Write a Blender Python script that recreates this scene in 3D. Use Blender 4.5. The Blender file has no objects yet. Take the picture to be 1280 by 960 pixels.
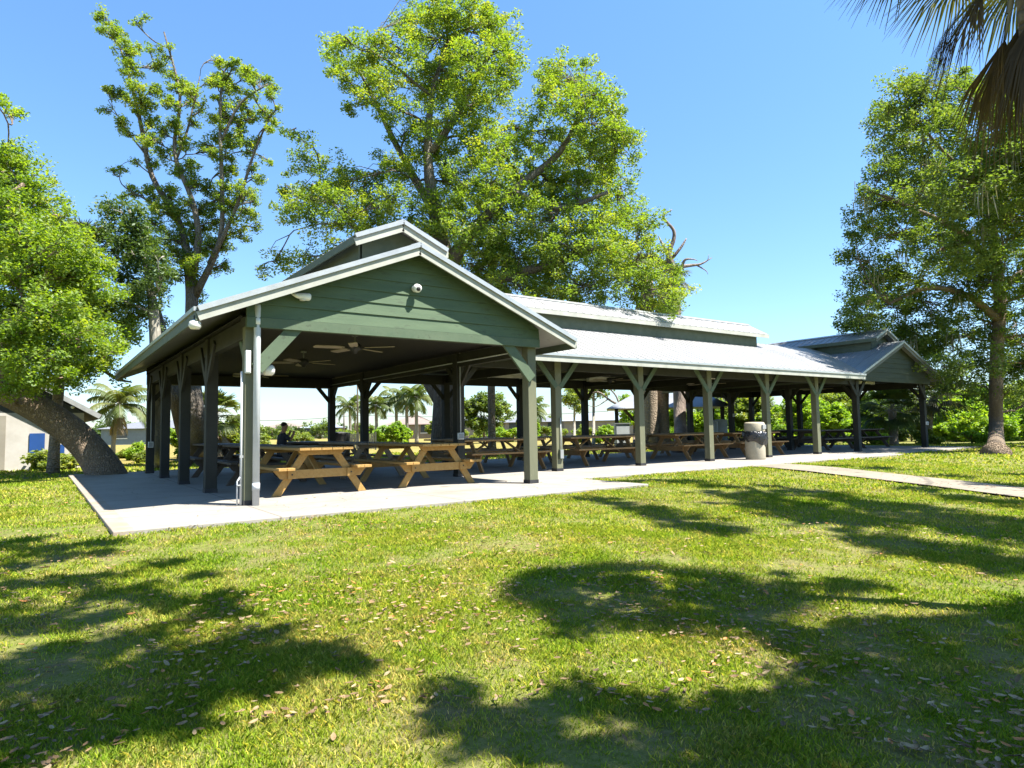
import bpy, bmesh, math, random
import numpy as np
from mathutils import Vector, Matrix
rnd = random.Random(7)
SC = bpy.context.scene
COL = SC.collection
# ------------------------------------------------------------------ camera
F_PX, YAW, PITCH, ROLL = 829.04, 0.6191, 0.0683, -0.0176
CAM = np.array([-2.558, -10.403, 1.05])
def _axes():
    fw = np.array([math.sin(YAW)*math.cos(PITCH), math.cos(YAW)*math.cos(PITCH), math.sin(PITCH)])
    rt = np.array([math.cos(YAW), -math.sin(YAW), 0.0]); up = np.cross(rt, fw)
    c, s = math.cos(ROLL), math.sin(ROLL)
    return c*rt+s*up, -s*rt+c*up, fw
RT, UP, FW = _axes()
cd = bpy.data.cameras.new('camera'); cam = bpy.data.objects.new('camera', cd); COL.objects.link(cam)
cam.matrix_world = Matrix([[RT[i], UP[i], -FW[i], CAM[i]] for i in range(3)]+[[0,0,0,1]])
cd.sensor_width = 36; cd.lens = F_PX*36/1280; cd.clip_start = .05; cd.clip_end = 6000
SC.camera = cam
def W(u, v, depth):
    """a point of the survey: the sight line through (u, v) followed to a distance along the view axis"""
    return CAM + depth*(FW + RT*(u-640)/F_PX - UP*(v-480)/F_PX)
def ground_at(u, v, z=0.0):
    d = FW + RT*(u-640)/F_PX - UP*(v-480)/F_PX
    return CAM + d*((z-CAM[2])/d[2])
def zg(x, y):
    d = np.clip(-1.9-np.asarray(y, float), 0, 14)
    return -0.05-0.035*d
def zgf(x, y): return float(zg(x, y))
# ------------------------------------------------------------------ tagging
def tag(o, label=None, cat=None, group=None, kind=None):
    if label: o['label'] = label
    if cat: o['category'] = cat
    if group: o['group'] = group
    if kind: o['kind'] = kind
    return o
def empty(name, loc=(0,0,0), rz=0.0, label=None, cat=None, group=None):
    o = bpy.data.objects.new(name, None); COL.objects.link(o)
    o.location = loc; o.rotation_euler = (0,0,rz); o.empty_display_size = .1
    return tag(o, label, cat, group)
def copy_tree(o, parent=None):
    c = o.copy(); COL.objects.link(c); c.parent = parent
    for ch in list(o.children): copy_tree(ch, c)
    return c
# ------------------------------------------------------------------ mesh builder
class MB:
    def __init__(s): s.v = []; s.f = []
    def add(s, vs, fs):
        n = len(s.v); s.v += [tuple(map(float, p)) for p in vs]; s.f += [tuple(i+n for i in f) for f in fs]; return s
    def box(s, x0, x1, y0, y1, z0, z1):
        return s.add([(x0,y0,z0),(x1,y0,z0),(x1,y1,z0),(x0,y1,z0),(x0,y0,z1),(x1,y0,z1),(x1,y1,z1),(x0,y1,z1)],
                     [(0,3,2,1),(4,5,6,7),(0,1,5,4),(1,2,6,5),(2,3,7,6),(3,0,4,7)])
    def beam(s, p, q, w, h, up=(0,0,1)):
        p, q, up = Vector(p), Vector(q), Vector(up); d = (q-p).normalized()
        a = d.cross(up)
        if a.length < 1e-4: a = d.cross(Vector((1,0,0)))
        a.normalize(); b = a.cross(d).normalized(); vs = []
        for c in (p, q):
            for i, j in ((-1,-1),(1,-1),(1,1),(-1,1)): vs.append(c+a*(w/2*i)+b*(h/2*j))
        return s.add(vs, [(0,1,2,3),(7,6,5,4),(0,4,5,1),(1,5,6,2),(2,6,7,3),(3,7,4,0)])
    def prism(s, poly, vec):
        n = len(poly); vec = Vector(vec); vs = [Vector(p) for p in poly]; vs += [p+vec for p in vs]
        return s.add(vs, [tuple(range(n))[::-1], tuple(range(n, 2*n))]+[(i,(i+1)%n,(i+1)%n+n,i+n) for i in range(n)])
    def tube(s, pts, rad, n=8, cap=True):
        pts = [Vector(p) for p in pts]
        if not hasattr(rad, '__len__'): rad = [rad]*len(pts)
        ref = Vector((.31,.77,.55)); rings = []
        base = len(s.v)
        for i, p in enumerate(pts):
            t = (pts[min(i+1,len(pts)-1)]-pts[max(i-1,0)])
            if t.length < 1e-9: t = Vector((0,0,1))
            t.normalize(); a = t.cross(ref)
            if a.length < .05: a = t.cross(Vector((1,0,0)))
            a.normalize(); b = t.cross(a); ref = b.cross(t) if False else ref
            for k in range(n):
                an = 2*math.pi*k/n; s.v.append(tuple(p+(a*math.cos(an)+b*math.sin(an))*rad[i]))
        for i in range(len(pts)-1):
            for k in range(n):
                k2 = (k+1)%n; s.f.append((base+i*n+k, base+i*n+k2, base+(i+1)*n+k2, base+(i+1)*n+k))
        if cap:
            s.f.append(tuple(base+k for k in range(n))[::-1]); s.f.append(tuple(base+(len(pts)-1)*n+k for k in range(n)))
        return s
    def lathe(s, prof, c=(0,0,0), n=20):
        base = len(s.v)
        for r, z in prof:
            for k in range(n):
                a = 2*math.pi*k/n; s.v.append((c[0]+r*math.cos(a), c[1]+r*math.sin(a), c[2]+z))
        for i in range(len(prof)-1):
            for k in range(n):
                k2 = (k+1)%n; s.f.append((base+i*n+k, base+i*n+k2, base+(i+1)*n+k2, base+(i+1)*n+k))
        s.f.append(tuple(base+k for k in range(n))[::-1]); s.f.append(tuple(base+(len(prof)-1)*n+k for k in range(n)))
        return s
    def build(s, name, mat, parent=None, smooth=False, bevel=0.0, loc=None):
        me = bpy.data.meshes.new(name); me.from_pydata(s.v, [], s.f)
        bm = bmesh.new(); bm.from_mesh(me); bmesh.ops.recalc_face_normals(bm, faces=bm.faces); bm.to_mesh(me); bm.free()
        if smooth: me.shade_smooth()
        me.materials.append(mat)
        o = bpy.data.objects.new(name, me); COL.objects.link(o)
        if parent: o.parent = parent
        if loc is not None: o.location = loc
        if bevel:
            b = o.modifiers.new('bevel', 'BEVEL'); b.width = bevel; b.segments = 2; b.limit_method = 'ANGLE'
        return o
def raw_mesh(name, v, f, mat, parent=None, tint=None, tri=False):
    """fast mesh from numpy: v (N,3), f (M,k) same k"""
    me = bpy.data.meshes.new(name); k = f.shape[1]
    me.vertices.add(len(v)); me.vertices.foreach_set('co', v.astype(np.float32).ravel())
    me.loops.add(f.size); me.loops.foreach_set('vertex_index', f.astype(np.int32).ravel())
    me.polygons.add(len(f)); me.polygons.foreach_set('loop_start', (np.arange(len(f))*k).astype(np.int32))
    me.polygons.foreach_set('loop_total', np.full(len(f), k, np.int32))
    if tint is not None:
        a = me.attributes.new('tint', 'FLOAT', 'FACE'); a.data.foreach_set('value', tint.astype(np.float32))
    me.update(calc_edges=True); me.materials.append(mat)
    o = bpy.data.objects.new(name, me); COL.objects.link(o)
    if parent: o.parent = parent
    return o
# ------------------------------------------------------------------ materials
class NT:
    def __init__(s, name):
        s.m = bpy.data.materials.new(name); s.m.use_nodes = True; s.t = s.m.node_tree; s.t.nodes.clear()
        s.out = s.n('ShaderNodeOutputMaterial')
    def n(s, ty, **kw):
        x = s.t.nodes.new(ty)
        for k, v in kw.items(): setattr(x, k, v)
        return x
    def l(s, a, b): s.t.links.new(a, b)
    def noise(s, vec, scale, detail=4, rough=.55):
        x = s.n('ShaderNodeTexNoise'); x.inputs['Scale'].default_value = scale; x.inputs['Detail'].default_value = detail
        x.inputs['Roughness'].default_value = rough; s.l(vec, x.inputs['Vector']); return x.outputs['Fac']
    def ramp(s, fac, stops):
        r = s.n('ShaderNodeValToRGB'); e = r.color_ramp.elements
        while len(e) < len(stops): e.new(.5)
        for i, (p, c) in enumerate(stops):
            e[i].position = p; e[i].color = (c, c, c, 1) if not hasattr(c, '__len__') else (*c, 1)
        s.l(fac, r.inputs['Fac']); return r.outputs['Color']
    def mix(s, fac, a, b, mode='MIX'):
        x = s.n('ShaderNodeMix', data_type='RGBA', blend_type=mode)
        for k, val in ((0, fac), (6, a), (7, b)):
            if hasattr(val, 'is_output'): s.l(val, x.inputs[k])
            else: x.inputs[k].default_value = val if k == 0 else (*val, 1)
        return x.outputs[2]
    def math(s, op, a, b=0.0):
        x = s.n('ShaderNodeMath', operation=op)
        for k, val in ((0, a), (1, b)):
            if hasattr(val, 'is_output'): s.l(val, x.inputs[k])
            else: x.inputs[k].default_value = val
        return x.outputs[0]
def coords(t, stretch=(1,1,1), space='Object', rand=True):
    tc = t.n('ShaderNodeTexCoord'); mp = t.n('ShaderNodeMapping'); mp.inputs['Scale'].default_value = stretch
    t.l(tc.outputs[space], mp.inputs['Vector'])
    if rand:
        oi = t.n('ShaderNodeObjectInfo'); m = t.math('MULTIPLY', oi.outputs['Random'], 40.0)
        cx = t.n('ShaderNodeCombineXYZ')
        for i in range(3): t.l(m, cx.inputs[i])
        t.l(cx.outputs[0], mp.inputs['Location'])
    return mp.outputs[0]
def M(name, c1, c2=None, scale=4.0, stretch=(1,1,1), rough=.7, bump=.15, bscale=30.0, metal=0.0, spec=.3, speck=None, dist=.01):
    t = NT(name); p = t.n('ShaderNodeBsdfPrincipled'); t.l(p.outputs[0], t.out.inputs[0])
    vec = coords(t, stretch); c2 = c2 or tuple(.78*x for x in c1)
    f = t.noise(vec, scale, 5, .6); col = t.mix(t.ramp(f, [(.32,0.),(.68,1.)]), c1, c2)
    if speck: col = t.mix(t.ramp(t.noise(vec, speck[1], 3, .7), [(speck[2],0.),(speck[2]+.08,speck[3])]), col, speck[0])
    t.l(col, p.inputs['Base Color']); p.inputs['Metallic'].default_value = metal
    p.inputs['Roughness'].default_value = rough; p.inputs['Specular IOR Level'].default_value = spec
    if bump:
        b = t.n('ShaderNodeBump'); b.inputs['Strength'].default_value = bump; b.inputs['Distance'].default_value = dist
        t.l(t.noise(vec, bscale, 4, .6), b.inputs['Height']); t.l(b.outputs[0], p.inputs['Normal'])
    return t.m
def leafmat(name, c1, c2, c3=None, trans=.4, gloss=.04):
    t = NT(name); at = t.n('ShaderNodeAttribute', attribute_name='tint')
    c3 = c3 or c2; col = t.ramp(at.outputs['Fac'], [(0., c1), (.6, c2), (1., c3)])
    d = t.n('ShaderNodeBsdfDiffuse'); tr = t.n('ShaderNodeBsdfTranslucent'); g = t.n('ShaderNodeBsdfGlossy'); g.inputs['Roughness'].default_value = .6
    g.inputs['Color'].default_value = (.8,.85,.8,1)
    t.l(col, d.inputs[0]); tc = t.mix(1.0, col, (2.3, 2.25, .8), 'MULTIPLY'); t.l(tc, tr.inputs[0])
    m1 = t.n('ShaderNodeMixShader'); m1.inputs[0].default_value = trans; t.l(d.outputs[0], m1.inputs[1]); t.l(tr.outputs[0], m1.inputs[2])
    m2 = t.n('ShaderNodeMixShader'); m2.inputs[0].default_value = gloss; t.l(m1.outputs[0], m2.inputs[1]); t.l(g.outputs[0], m2.inputs[2])
    t.l(m2.outputs[0], t.out.inputs[0]); return t.m
def barkmat(name, c1, c2, scale=9, bump=.8, st=(1,1,.28), dist=.05):
    t = NT(name); p = t.n('ShaderNodeBsdfPrincipled'); t.l(p.outputs[0], t.out.inputs[0]); vec = coords(t, st)
    vo = t.n('ShaderNodeTexVoronoi', feature='DISTANCE_TO_EDGE'); vo.inputs['Scale'].default_value = scale; 
    wv = t.n('ShaderNodeVectorMath', operation='ADD'); nz = t.n('ShaderNodeTexNoise'); nz.inputs['Scale'].default_value = scale*.6
    t.l(vec, nz.inputs['Vector']); sc = t.n('ShaderNodeVectorMath', operation='SCALE'); sc.inputs['Scale'].default_value = .25
    t.l(nz.outputs['Color'], sc.inputs[0]); t.l(vec, wv.inputs[0]); t.l(sc.outputs[0], wv.inputs[1]); t.l(wv.outputs[0], vo.inputs['Vector'])
    e = t.ramp(vo.outputs['Distance'], [(0.,0.),(.22,1.)])
    col = t.mix(e, tuple(.55*x for x in c1), c1); col = t.mix(t.ramp(t.noise(vec, 1.4, 4), [(.4,0.),(.7,1.)]), col, c2)
    col = t.mix(t.math('MULTIPLY', t.noise(vec, 25, 3), .5), col, tuple(1.4*x for x in c1))
    t.l(col, p.inputs['Base Color']); p.inputs['Roughness'].default_value = .9; p.inputs['Specular IOR Level'].default_value = .15
    b = t.n('ShaderNodeBump'); b.inputs['Strength'].default_value = bump; b.inputs['Distance'].default_value = dist
    t.l(t.math('ADD', e, t.math('MULTIPLY', t.noise(vec, 20, 4), .5)), b.inputs['Height']); t.l(b.outputs[0], p.inputs['Normal'])
    return t.m
m_post = M('green_post_paint', (.112,.118,.072), (.15,.15,.092), 3, (1,1,.25), .6, .2, 40, speck=((.24,.22,.16), 9, .62, .6))
m_dark = M('shade_darkened_timber', (.020,.020,.015), (.032,.031,.023), 3, (1,1,1), .65, .15, 30)  # dark paint, colour lowered further for timber that is always in shade
m_brace = M('green_brace_paint', (.065,.098,.058), (.09,.122,.074), 4, (1,1,1), .6, .15, 30, speck=((.04,.05,.032), 8, .6, .6))
m_side = M('green_siding_paint', (.062,.098,.055), (.085,.126,.07), 2.5, (.5,1,3), .65, .2, 25, speck=((.045,.062,.038), 5, .58, .6))
m_sidesh = M('shade_darkened_siding', (.040,.050,.034), (.058,.068,.046), 2.5, (.5,1,3), .7, .2, 25)  # siding colour darkened to carry the shade lying on the far gable
m_fascfar = M('far_grey_fascia_paint', (.15,.15,.125), (.10,.10,.085), 3, (1,1,1), .65, .1, 30)  # darker grey copy of the fascia colour for the far section
m_fasc = M('pale_fascia_paint', (.37,.375,.33), (.28,.285,.245), 3, (1,1,1), .55, .08, 30, speck=((.2,.2,.14), 14, .66, .5))
m_drip = M('metal_drip_edge', (.46,.47,.46), (.38,.39,.38), 5, (1,1,1), .35, .03, 30, metal=.5)
m_trim = M('grey_green_trim', (.10,.12,.085), (.075,.095,.065), 4, (1,1,1), .6, .1, 30)
m_roof = M('pale_metal_roof', (.345,.345,.34), (.27,.27,.27), .9, (1,1,1), .42, .05, 12, metal=.15, spec=.5, speck=((.21,.205,.195), 3.5, .58, .55))
m_roofsh = M('shade_tinted_rusty_roof', (.30,.31,.33), (.21,.22,.24), .8, (1,1,1), .45, .05, 12, metal=.2, spec=.5, speck=((.33,.15,.07), 1.1, .66, .8))  # bluish grey holds the far roof's dappled shade; the specks are rust
m_ceil = M('shade_darkened_ceiling', (.017,.015,.012), (.028,.024,.019), 5, (1,6,1), .7, .2, 30)  # dark planks, colour lowered further for the shade under the roof
m_white = M('white_plastic', (.74,.74,.70), (.66,.66,.62), 6, rough=.4, bump=.02)
m_pvc = M('grey_pvc_pipe', (.50,.52,.53), (.42,.44,.45), 4, rough=.45, bump=.03)
m_glass = M('lamp_glass', (.72,.70,.62), (.62,.6,.54), 5, rough=.25, bump=0)
m_black = M('black_metal', (.02,.02,.022), (.035,.035,.035), 5, rough=.5, bump=.03)
m_grey = M('grey_metal', (.28,.29,.29), (.2,.21,.21), 5, rough=.5, bump=.05)
m_fan = M('fan_blade_wood', (.36,.31,.24), (.28,.23,.17), 3, (1,8,1), .5, .05)
def woodmat(name, c1, c2, c3):
    return M(name, c1, c2, 2.2, (1.0, 9, 9), .62, .25, 14, spec=.25, speck=(c3, 3.0, .60, .55), dist=.006)
m_pine = woodmat('new_pine_wood', (.38,.235,.078), (.31,.18,.052), (.19,.105,.036))
m_pineB = woodmat('weathered_plank_wood', (.30,.225,.14), (.22,.16,.10), (.13,.095,.065))
m_red = woodmat('red_brown_wood', (.36,.215,.088), (.29,.165,.066), (.17,.10,.045))
m_redB = woodmat('grey_brown_wood', (.30,.20,.10), (.22,.145,.075), (.13,.085,.048))
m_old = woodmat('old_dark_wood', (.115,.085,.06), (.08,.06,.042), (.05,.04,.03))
m_conc_can = M('cream_aggregate', (.40,.36,.27), (.33,.29,.21), 30, rough=.8, bump=.3, bscale=90)
m_bag = M('black_bin_bag', (.012,.012,.014), (.02,.02,.022), 6, rough=.22, bump=1.0, bscale=16, spec=.6, dist=.03)
b_oak = barkmat('oak_bark', (.27,.205,.145), (.18,.14,.10), 15, .9, (1,1,.6), .04)
b_oak2 = barkmat('grey_oak_bark', (.15,.125,.10), (.21,.195,.165), 12)
b_palm = barkmat('palm_bark', (.27,.215,.155), (.18,.15,.115), 6, .6, (1,1,1.6))
b_pale = barkmat('pale_bark', (.27,.25,.20), (.20,.185,.15), 8, .4)
b_dead = barkmat('bleached_deadwood', (.15,.115,.095), (.36,.31,.27), 9, .4)
l_bright = leafmat('bright_oak_leaf', (.08,.145,.012), (.145,.22,.018), (.23,.26,.028), .5)
l_yel = leafmat('yellow_oak_leaf', (.06,.105,.016), (.14,.175,.022), (.25,.225,.035), .40)
l_mid = leafmat('mid_oak_leaf', (.07,.125,.014), (.135,.20,.02), (.245,.25,.033), .5)
l_dark = leafmat('dark_oak_leaf', (.032,.066,.014), (.06,.105,.018), (.10,.14,.024), .32, .04)
l_dull = leafmat('dull_oak_leaf', (.055,.095,.018), (.10,.15,.024), (.165,.195,.036), .48, .04)
l_shrub = leafmat('lime_shrub_leaf', (.09,.18,.014), (.18,.28,.022), (.28,.33,.036), .45)
l_shrub2 = leafmat('olive_shrub_leaf', (.09,.14,.022), (.16,.21,.036), (.26,.27,.055), .45)
l_palm = leafmat('palm_frond_leaf', (.04,.07,.014), (.075,.105,.02), (.13,.14,.035), .35, .04)
l_palmd = leafmat('dry_palm_frond', (.11,.08,.046), (.20,.145,.08), (.30,.235,.14), .25, .05)
l_fanl = leafmat('fan_palm_leaf', (.035,.042,.018), (.06,.068,.03), (.115,.105,.055), .25, .06)
l_brown = leafmat('brown_hanging_frond', (.05,.035,.02), (.085,.06,.034), (.15,.11,.065), .2, .02)
l_moss = leafmat('spanish_moss', (.16,.155,.115), (.21,.20,.15), (.27,.25,.19), .3, .02)
# ------------------------------------------------------------------ pavilion
PW, PS, EV, OV, SL = 5.272, 2.713, 2.76, .81, .409
PB, PAX = 2.94, 7.95               # middle bay spacing, first middle post
pav = empty('picnic_pavilion', (0,0,0), 0, 'long dark green timber picnic pavilion with pale metal roofs and three gabled sections', 'pavilion')
X3 = 22.5; PW3 = 5.4; Y3 = 2.4
def roof_plane(name, e0, e1, r0, r1, mat, parent, rib_dir, th=.05, ribs=True, label=None):
    """metal roof plane between an eave edge e0-e1 and a ridge edge r0-r1, ribs running up the slope"""
    e0, e1, r0, r1 = map(Vector, (e0, e1, r0, r1)); mb = MB()
    n = (e1-e0).cross(r0-e0).normalized()
    if n.z < 0: n = -n
    poly = [e0, e1, r1, r0] if (r1-r0).length > .01 else [e0, e1, r0]
    mb.prism(poly, n*th)
    if ribs:
        L = (e1-e0).length; k = int(L/.3); u = (e1-e0)/L; up = Vector(rib_dir)
        for i in range(1, k):
            p = e0+u*(L*i/k)
            # walk up the slope until leaving the polygon
            best = 0.0; ru0, ru1 = (r0-e0).dot(u), (r1-e0).dot(u); s = (p-e0).dot(u); hgt = ((r0-e0)-u*ru0).length
            if ru0 <= s <= ru1: best = hgt
            elif s < ru0: best = hgt*s/max(ru0, 1e-6)
            else: best = hgt*(L-s)/max(L-ru1, 1e-6)
            if best < .15: continue
            q = p+up*best; mb.beam(p+n*(th+.005), q+n*(th+.005), .03, .012, n)
    o = mb.build(name, mat, parent)
    if label: o['label'] = label
    return o
def rake(parent, x0, xr, y, z0, zr, out):
    """fascia board and drip edge along one sloping gable edge"""
    a, b = Vector((x0, y, z0)), Vector((xr, y, zr)); up = Vector((0,0,1))
    d = (b-a).normalized()
    MB().beam(a-up*.07, b-up*.07, .035, .13, up).build('fascia_board', m_fasc if x0 < 10 else m_fascfar, parent)
    y2 = y-out*.015
    a2, b2 = a.copy(), b.copy(); a2.y = b2.y = y2
    MB().beam(a2+up*.035, b2+up*.035, .07, .075, up).build('drip_edge', m_drip, parent)
def gable_wall(x0, x1, xm, y, zb, z_e, zr, mat, parent):
    """lap siding filling a gable; each board tilted out at its foot"""
    mb = MB(); h = .2; z = zb
    def xs(zz):
        t = (zz-z_e)/(zr-z_e)
        if t <= 0: return x0, x1
        return x0+(xm-x0)*t, x1+(xm-x1)*t
    while z < zr-.03:
        zt = min(z+h, zr-.01); a0, a1 = xs(z); b0, b1 = xs(zt)
        mb.add([(a0,y-.024,z),(a1,y-.024,z),(b1,y-.004,zt),(b0,y-.004,zt),(a0,y+.02,z),(a1,y+.02,z),(b1,y+.02,zt),(b0,y+.02,zt)],
               [(0,1,2,3),(7,6,5,4),(0,4,5,1),(3,2,6,7),(0,3,7,4),(1,5,6,2)])
        z += h
    return mb.build('gable_wall', mat, parent)
def gable_section(xl, pw, yf, depth, rmat, label, mono_front, mono_back, front_face=True):
    xr = xl+pw; xm = (xl+xr)/2; hw = pw/2+OV; zr = EV+SL*hw; y0 = yf-.48; y1 = y0+depth
    rt = None
    for sgn, ex in ((-1, xl-OV), (1, xr+OV)):
        d = Vector((-sgn*hw, 0, SL*hw)).normalized()
        r = roof_plane('roof', (ex, y0, EV), (ex, y1, EV), (xm, y0, zr), (xm, y1, zr), rmat, pav, d, label=label)
        for y, o in ((y0, 1), (y1, -1)): rake(r, ex, xm, y, EV, zr, o)
        MB().beam((ex+sgn*.012, y0, EV-.055), (ex+sgn*.012, y1, EV-.055), .03, .15).build('eave_board', m_trim, r)
        MB().beam((ex+sgn*.03, y0, EV+.035), (ex+sgn*.03, y1, EV+.035), .05, .06).build('drip_edge', m_drip, r)
        # soffit behind the rake
    cp = MB()
    for sgn in (-1, 1):
        d = Vector((sgn, 0, -SL)).normalized(); cp.beam(Vector((xm, y0-.02, zr+.075)), Vector((xm, y1+.02, zr+.075)), .02, .02)
        cp.prism([(xm, y0-.03, zr+.085), (xm+sgn*.17, y0-.03, zr+.085-SL*.17), (xm+sgn*.17, y0-.03, zr+.075-SL*.17), (xm, y0-.03, zr+.072)], (0, y1-y0+.06, 0))
    cp.build('ridge_cap', m_drip, pav)
    gw = gable_wall(xl-.1, xr+.1, xm, yf-.2, 2.79, EV+SL*(OV-.1), zr-.01, m_side if xl < 1 else m_sidesh, pav)
    MB().box(xl-.1, xr+.1, yf-.235, yf-.14, 2.635, 2.786).build('trim_board', m_brace if xl < 1 else m_sidesh, gw)
    MB().box(xl-.1, xr+.1, yf-.135, yf+.12, 2.66, 2.80).build('tie_beam', m_dark, pav)
    gw2 = gable_wall(xl-.1, xr+.1, xm, y1-.3, 2.79, EV+SL*(OV-.1), zr-.01, m_dark, pav)
    MB().box(xl-.1, xr+.1, y1-.56, y1-.34, 2.5, 2.79).build('tie_beam', m_dark, pav)
    # soffit boards between wall and rake, planked ceiling with shade in its colour inside
    c = MB(); yy = yf+.12
    while yy < y1-.6:
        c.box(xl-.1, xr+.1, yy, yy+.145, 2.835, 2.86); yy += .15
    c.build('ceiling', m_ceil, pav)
    # raised monitor on the ridge
    mo = .9; mw = .68; ze = zr+.18; zt = ze+.39; mz = zr-SL*mw
    mr = MB()
    mon = MB()
    for sgn in (-1, 1): mon.box(xm+sgn*mw-.03, xm+sgn*mw+.03, mono_front+.3, mono_back-.3, mz-.05, ze+.1)
    for y in (mono_front+.3, mono_back-.34): mon.prism([(xm-mw, y, mz-.04), (xm+mw, y, mz-.04), (xm+mw, y, ze+.08), (xm, y, zt-.03), (xm-mw, y, ze+.08)], (0, .04, 0))
    mon = mon.build('monitor_wall', m_trim, pav)
    for sgn in (-1, 1):
        d = Vector((-sgn*mo, 0, .39)).normalized(); ex = xm+sgn*mo
        r = roof_plane('monitor_roof', (ex, mono_front, ze), (ex, mono_back, ze), (xm, mono_front, zt), (xm, mono_back, zt), rmat, pav, d)
        rake(r, ex, xm, mono_front, ze, zt, 1); rake(r, ex, xm, mono_back, ze, zt, -1)
        MB().beam((ex+sgn*.012, mono_front, ze-.03), (ex+sgn*.012, mono_back, ze-.03), .03, .13).build('eave_board', m_fasc if sgn > 0 else m_trim, r)
    cp = MB()
    for sgn in (-1, 1):
        cp.prism([(xm, mono_front-.03, zt+.085), (xm+sgn*.15, mono_front-.03, zt+.085-.43*.15), (xm+sgn*.15, mono_front-.03, zt+.075-.43*.15), (xm, mono_front-.03, zt+.072)], (0, mono_back-mono_front+.06, 0))
    cp.build('ridge_cap', m_drip, pav)
gable_section(0, PW, 0, 11.86, m_roof, 'pale metal roof of the near gabled section', .156, 10.6)
gable_section(X3, PW3, Y3-.07, 9.6, m_roofsh, 'shade tinted metal roof with rust on the far gabled section', 2.45, 10.9)
# middle section
ya, yb, ym = 1.65, 8.86, 5.255; zr2 = EV+SL*(ym-ya)
xa, xb, xra, xrb = PW+OV, X3-OV, 2.64, X3+PW3/2
for sgn, ye in ((-1, ya), (1, yb)):
    d = Vector((0, (ym-ye), zr2-EV)).normalized()
    # the roof runs into the gabled sections along two valleys
    mb_r = roof_plane('roof', (xa-.02, ye, EV), (xb+.02, ye, EV), (xra, ym, zr2), (xrb, ym, zr2), m_roof, pav, d, ribs=False, label='long pale metal roof of the middle section')
    rb = MB(); n = Vector((0, sgn*SL, 1)).normalized(); k = int((xrb-xra)/.3)
    for i in range(1, k):
        x = xra+(xrb-xra)*i/k; t0 = 0.0
        if x < xa: t0 = (xa-x)/(xa-xra)
        if x > xb: t0 = (x-xb)/(xrb-xb)
        if t0 > .93: continue
        p0 = Vector((x, ye+(ym-ye)*t0, EV+(zr2-EV)*t0)); p1 = Vector((x, ym, zr2)); rb.beam(p0+n*.055, p1+n*.055, .03, .012, n)
    rb.build('roof_rib', m_roof, mb_r)
    MB().beam((xa, ye+sgn*.012, EV-.06), (xb, ye+sgn*.012, EV-.06), .03, .15).build('eave_board', m_fasc, mb_r)
    MB().beam((xa, ye+sgn*.03, EV+.035), (xb, ye+sgn*.03, EV+.035), .05, .06).build('drip_edge', m_drip, mb_r)
mx0, mx1, mo2, mw2 = 3.7, 20.0, .9, .66; ze2, zt2 = 4.43, 4.93; mz2 = zr2-SL*mw2
mb = MB()
for sgn in (-1, 1): mb.box(mx0+.3, mx1-.45, ym+sgn*mw2-.03, ym+sgn*mw2+.03, mz2-.05, ze2+.1)
mb.prism([(mx1-.45, ym-mw2, mz2-.04), (mx1-.45, ym+mw2, mz2-.04), (mx1-.45, ym+mw2, ze2+.08), (mx1-.45, ym, zt2-.05), (mx1-.45, ym-mw2, ze2+.08)], (.04,0,0))
mb.build('monitor_wall', m_trim, pav)
for sgn in (-1, 1):
    ye = ym+sgn*mo2; d = Vector((0, -sgn*mo2, zt2-ze2)).normalized()
    r = roof_plane('monitor_roof', (mx0, ye, ze2), (mx1, ye, ze2), (mx0, ym, zt2), (mx1, ym, zt2), m_roof, pav, d)
    MB().beam((mx0, ye+sgn*.012, ze2-.03), (mx1, ye+sgn*.012, ze2-.03), .03, .12).build('eave_board', m_fasc, r)
    MB().beam((mx1+.012, ye, ze2-.03), (mx1+.012, ym, zt2-.03), .03, .12).build('fascia_board', m_fasc, r)
cp = MB()
for sgn in (-1, 1): cp.prism([(mx0, ym, zt2+.085), (mx0, ym+sgn*.15, zt2+.085-.083), (mx0, ym+sgn*.15, zt2+.075-.083), (mx0, ym, zt2+.072)], (mx1-mx0+.02, 0, 0))
cp.build('ridge_cap', m_drip, pav)
c = MB(); yy = 2.6
while yy < 7.8:
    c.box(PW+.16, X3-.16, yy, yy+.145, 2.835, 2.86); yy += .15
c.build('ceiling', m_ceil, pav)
# headers and posts
def header(p, q, w=.12, z0=2.50, z1=2.80): return MB().beam((*p, (z0+z1)/2), (*q, (z0+z1)/2), w, z1-z0).build('header_beam', m_dark, pav, bevel=.006)
yB = 4*PS
for x in (0, PW): header((x, .13), (x, yB-.02))
header((0.1, yB-.13), (PW-.1, yB-.13))
for y in (Y3+.056, 8.0): header((PW+.14, y), (X3-.08, y))
for x in (X3, X3+PW3): header((x, Y3+.2), (x, 10.6))
header((X3+.1, 10.65), (X3+PW3-.1, 10.65))
for k in range(5): header((PAX+k*PB, 2.6), (PAX+k*PB, 7.9), .1, 2.56, 2.80)
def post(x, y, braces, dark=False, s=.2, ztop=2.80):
    m = m_dark if dark else m_post  # dark posts take the paint copy with shade in its colour
    p = MB().box(x-s/2, x+s/2, y-s/2, y+s/2, 0, ztop).build('post', m, pav, bevel=.01)
    MB().box(x-s/2-.006, x+s/2+.006, y-s/2-.006, y+s/2+.006, .0, .07).build('base_plate', m_black, p)
    for (dx, dy, off, zl, run, wd) in braces:
        a = Vector((x, y, zl)); b = Vector((x+dx*run, y+dy*run, zl+run*1.05))
        o = Vector((0, off, 0)) if dx else Vector((off, 0, 0))
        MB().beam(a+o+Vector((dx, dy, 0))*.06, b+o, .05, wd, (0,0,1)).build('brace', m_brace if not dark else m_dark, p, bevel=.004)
    return p
FRONT = -.13
post(0, 0, [(1,0,-.165,2.02,.76,.2), (0,1,-.0,2.0,.7,.12)], s=.17)
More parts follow.
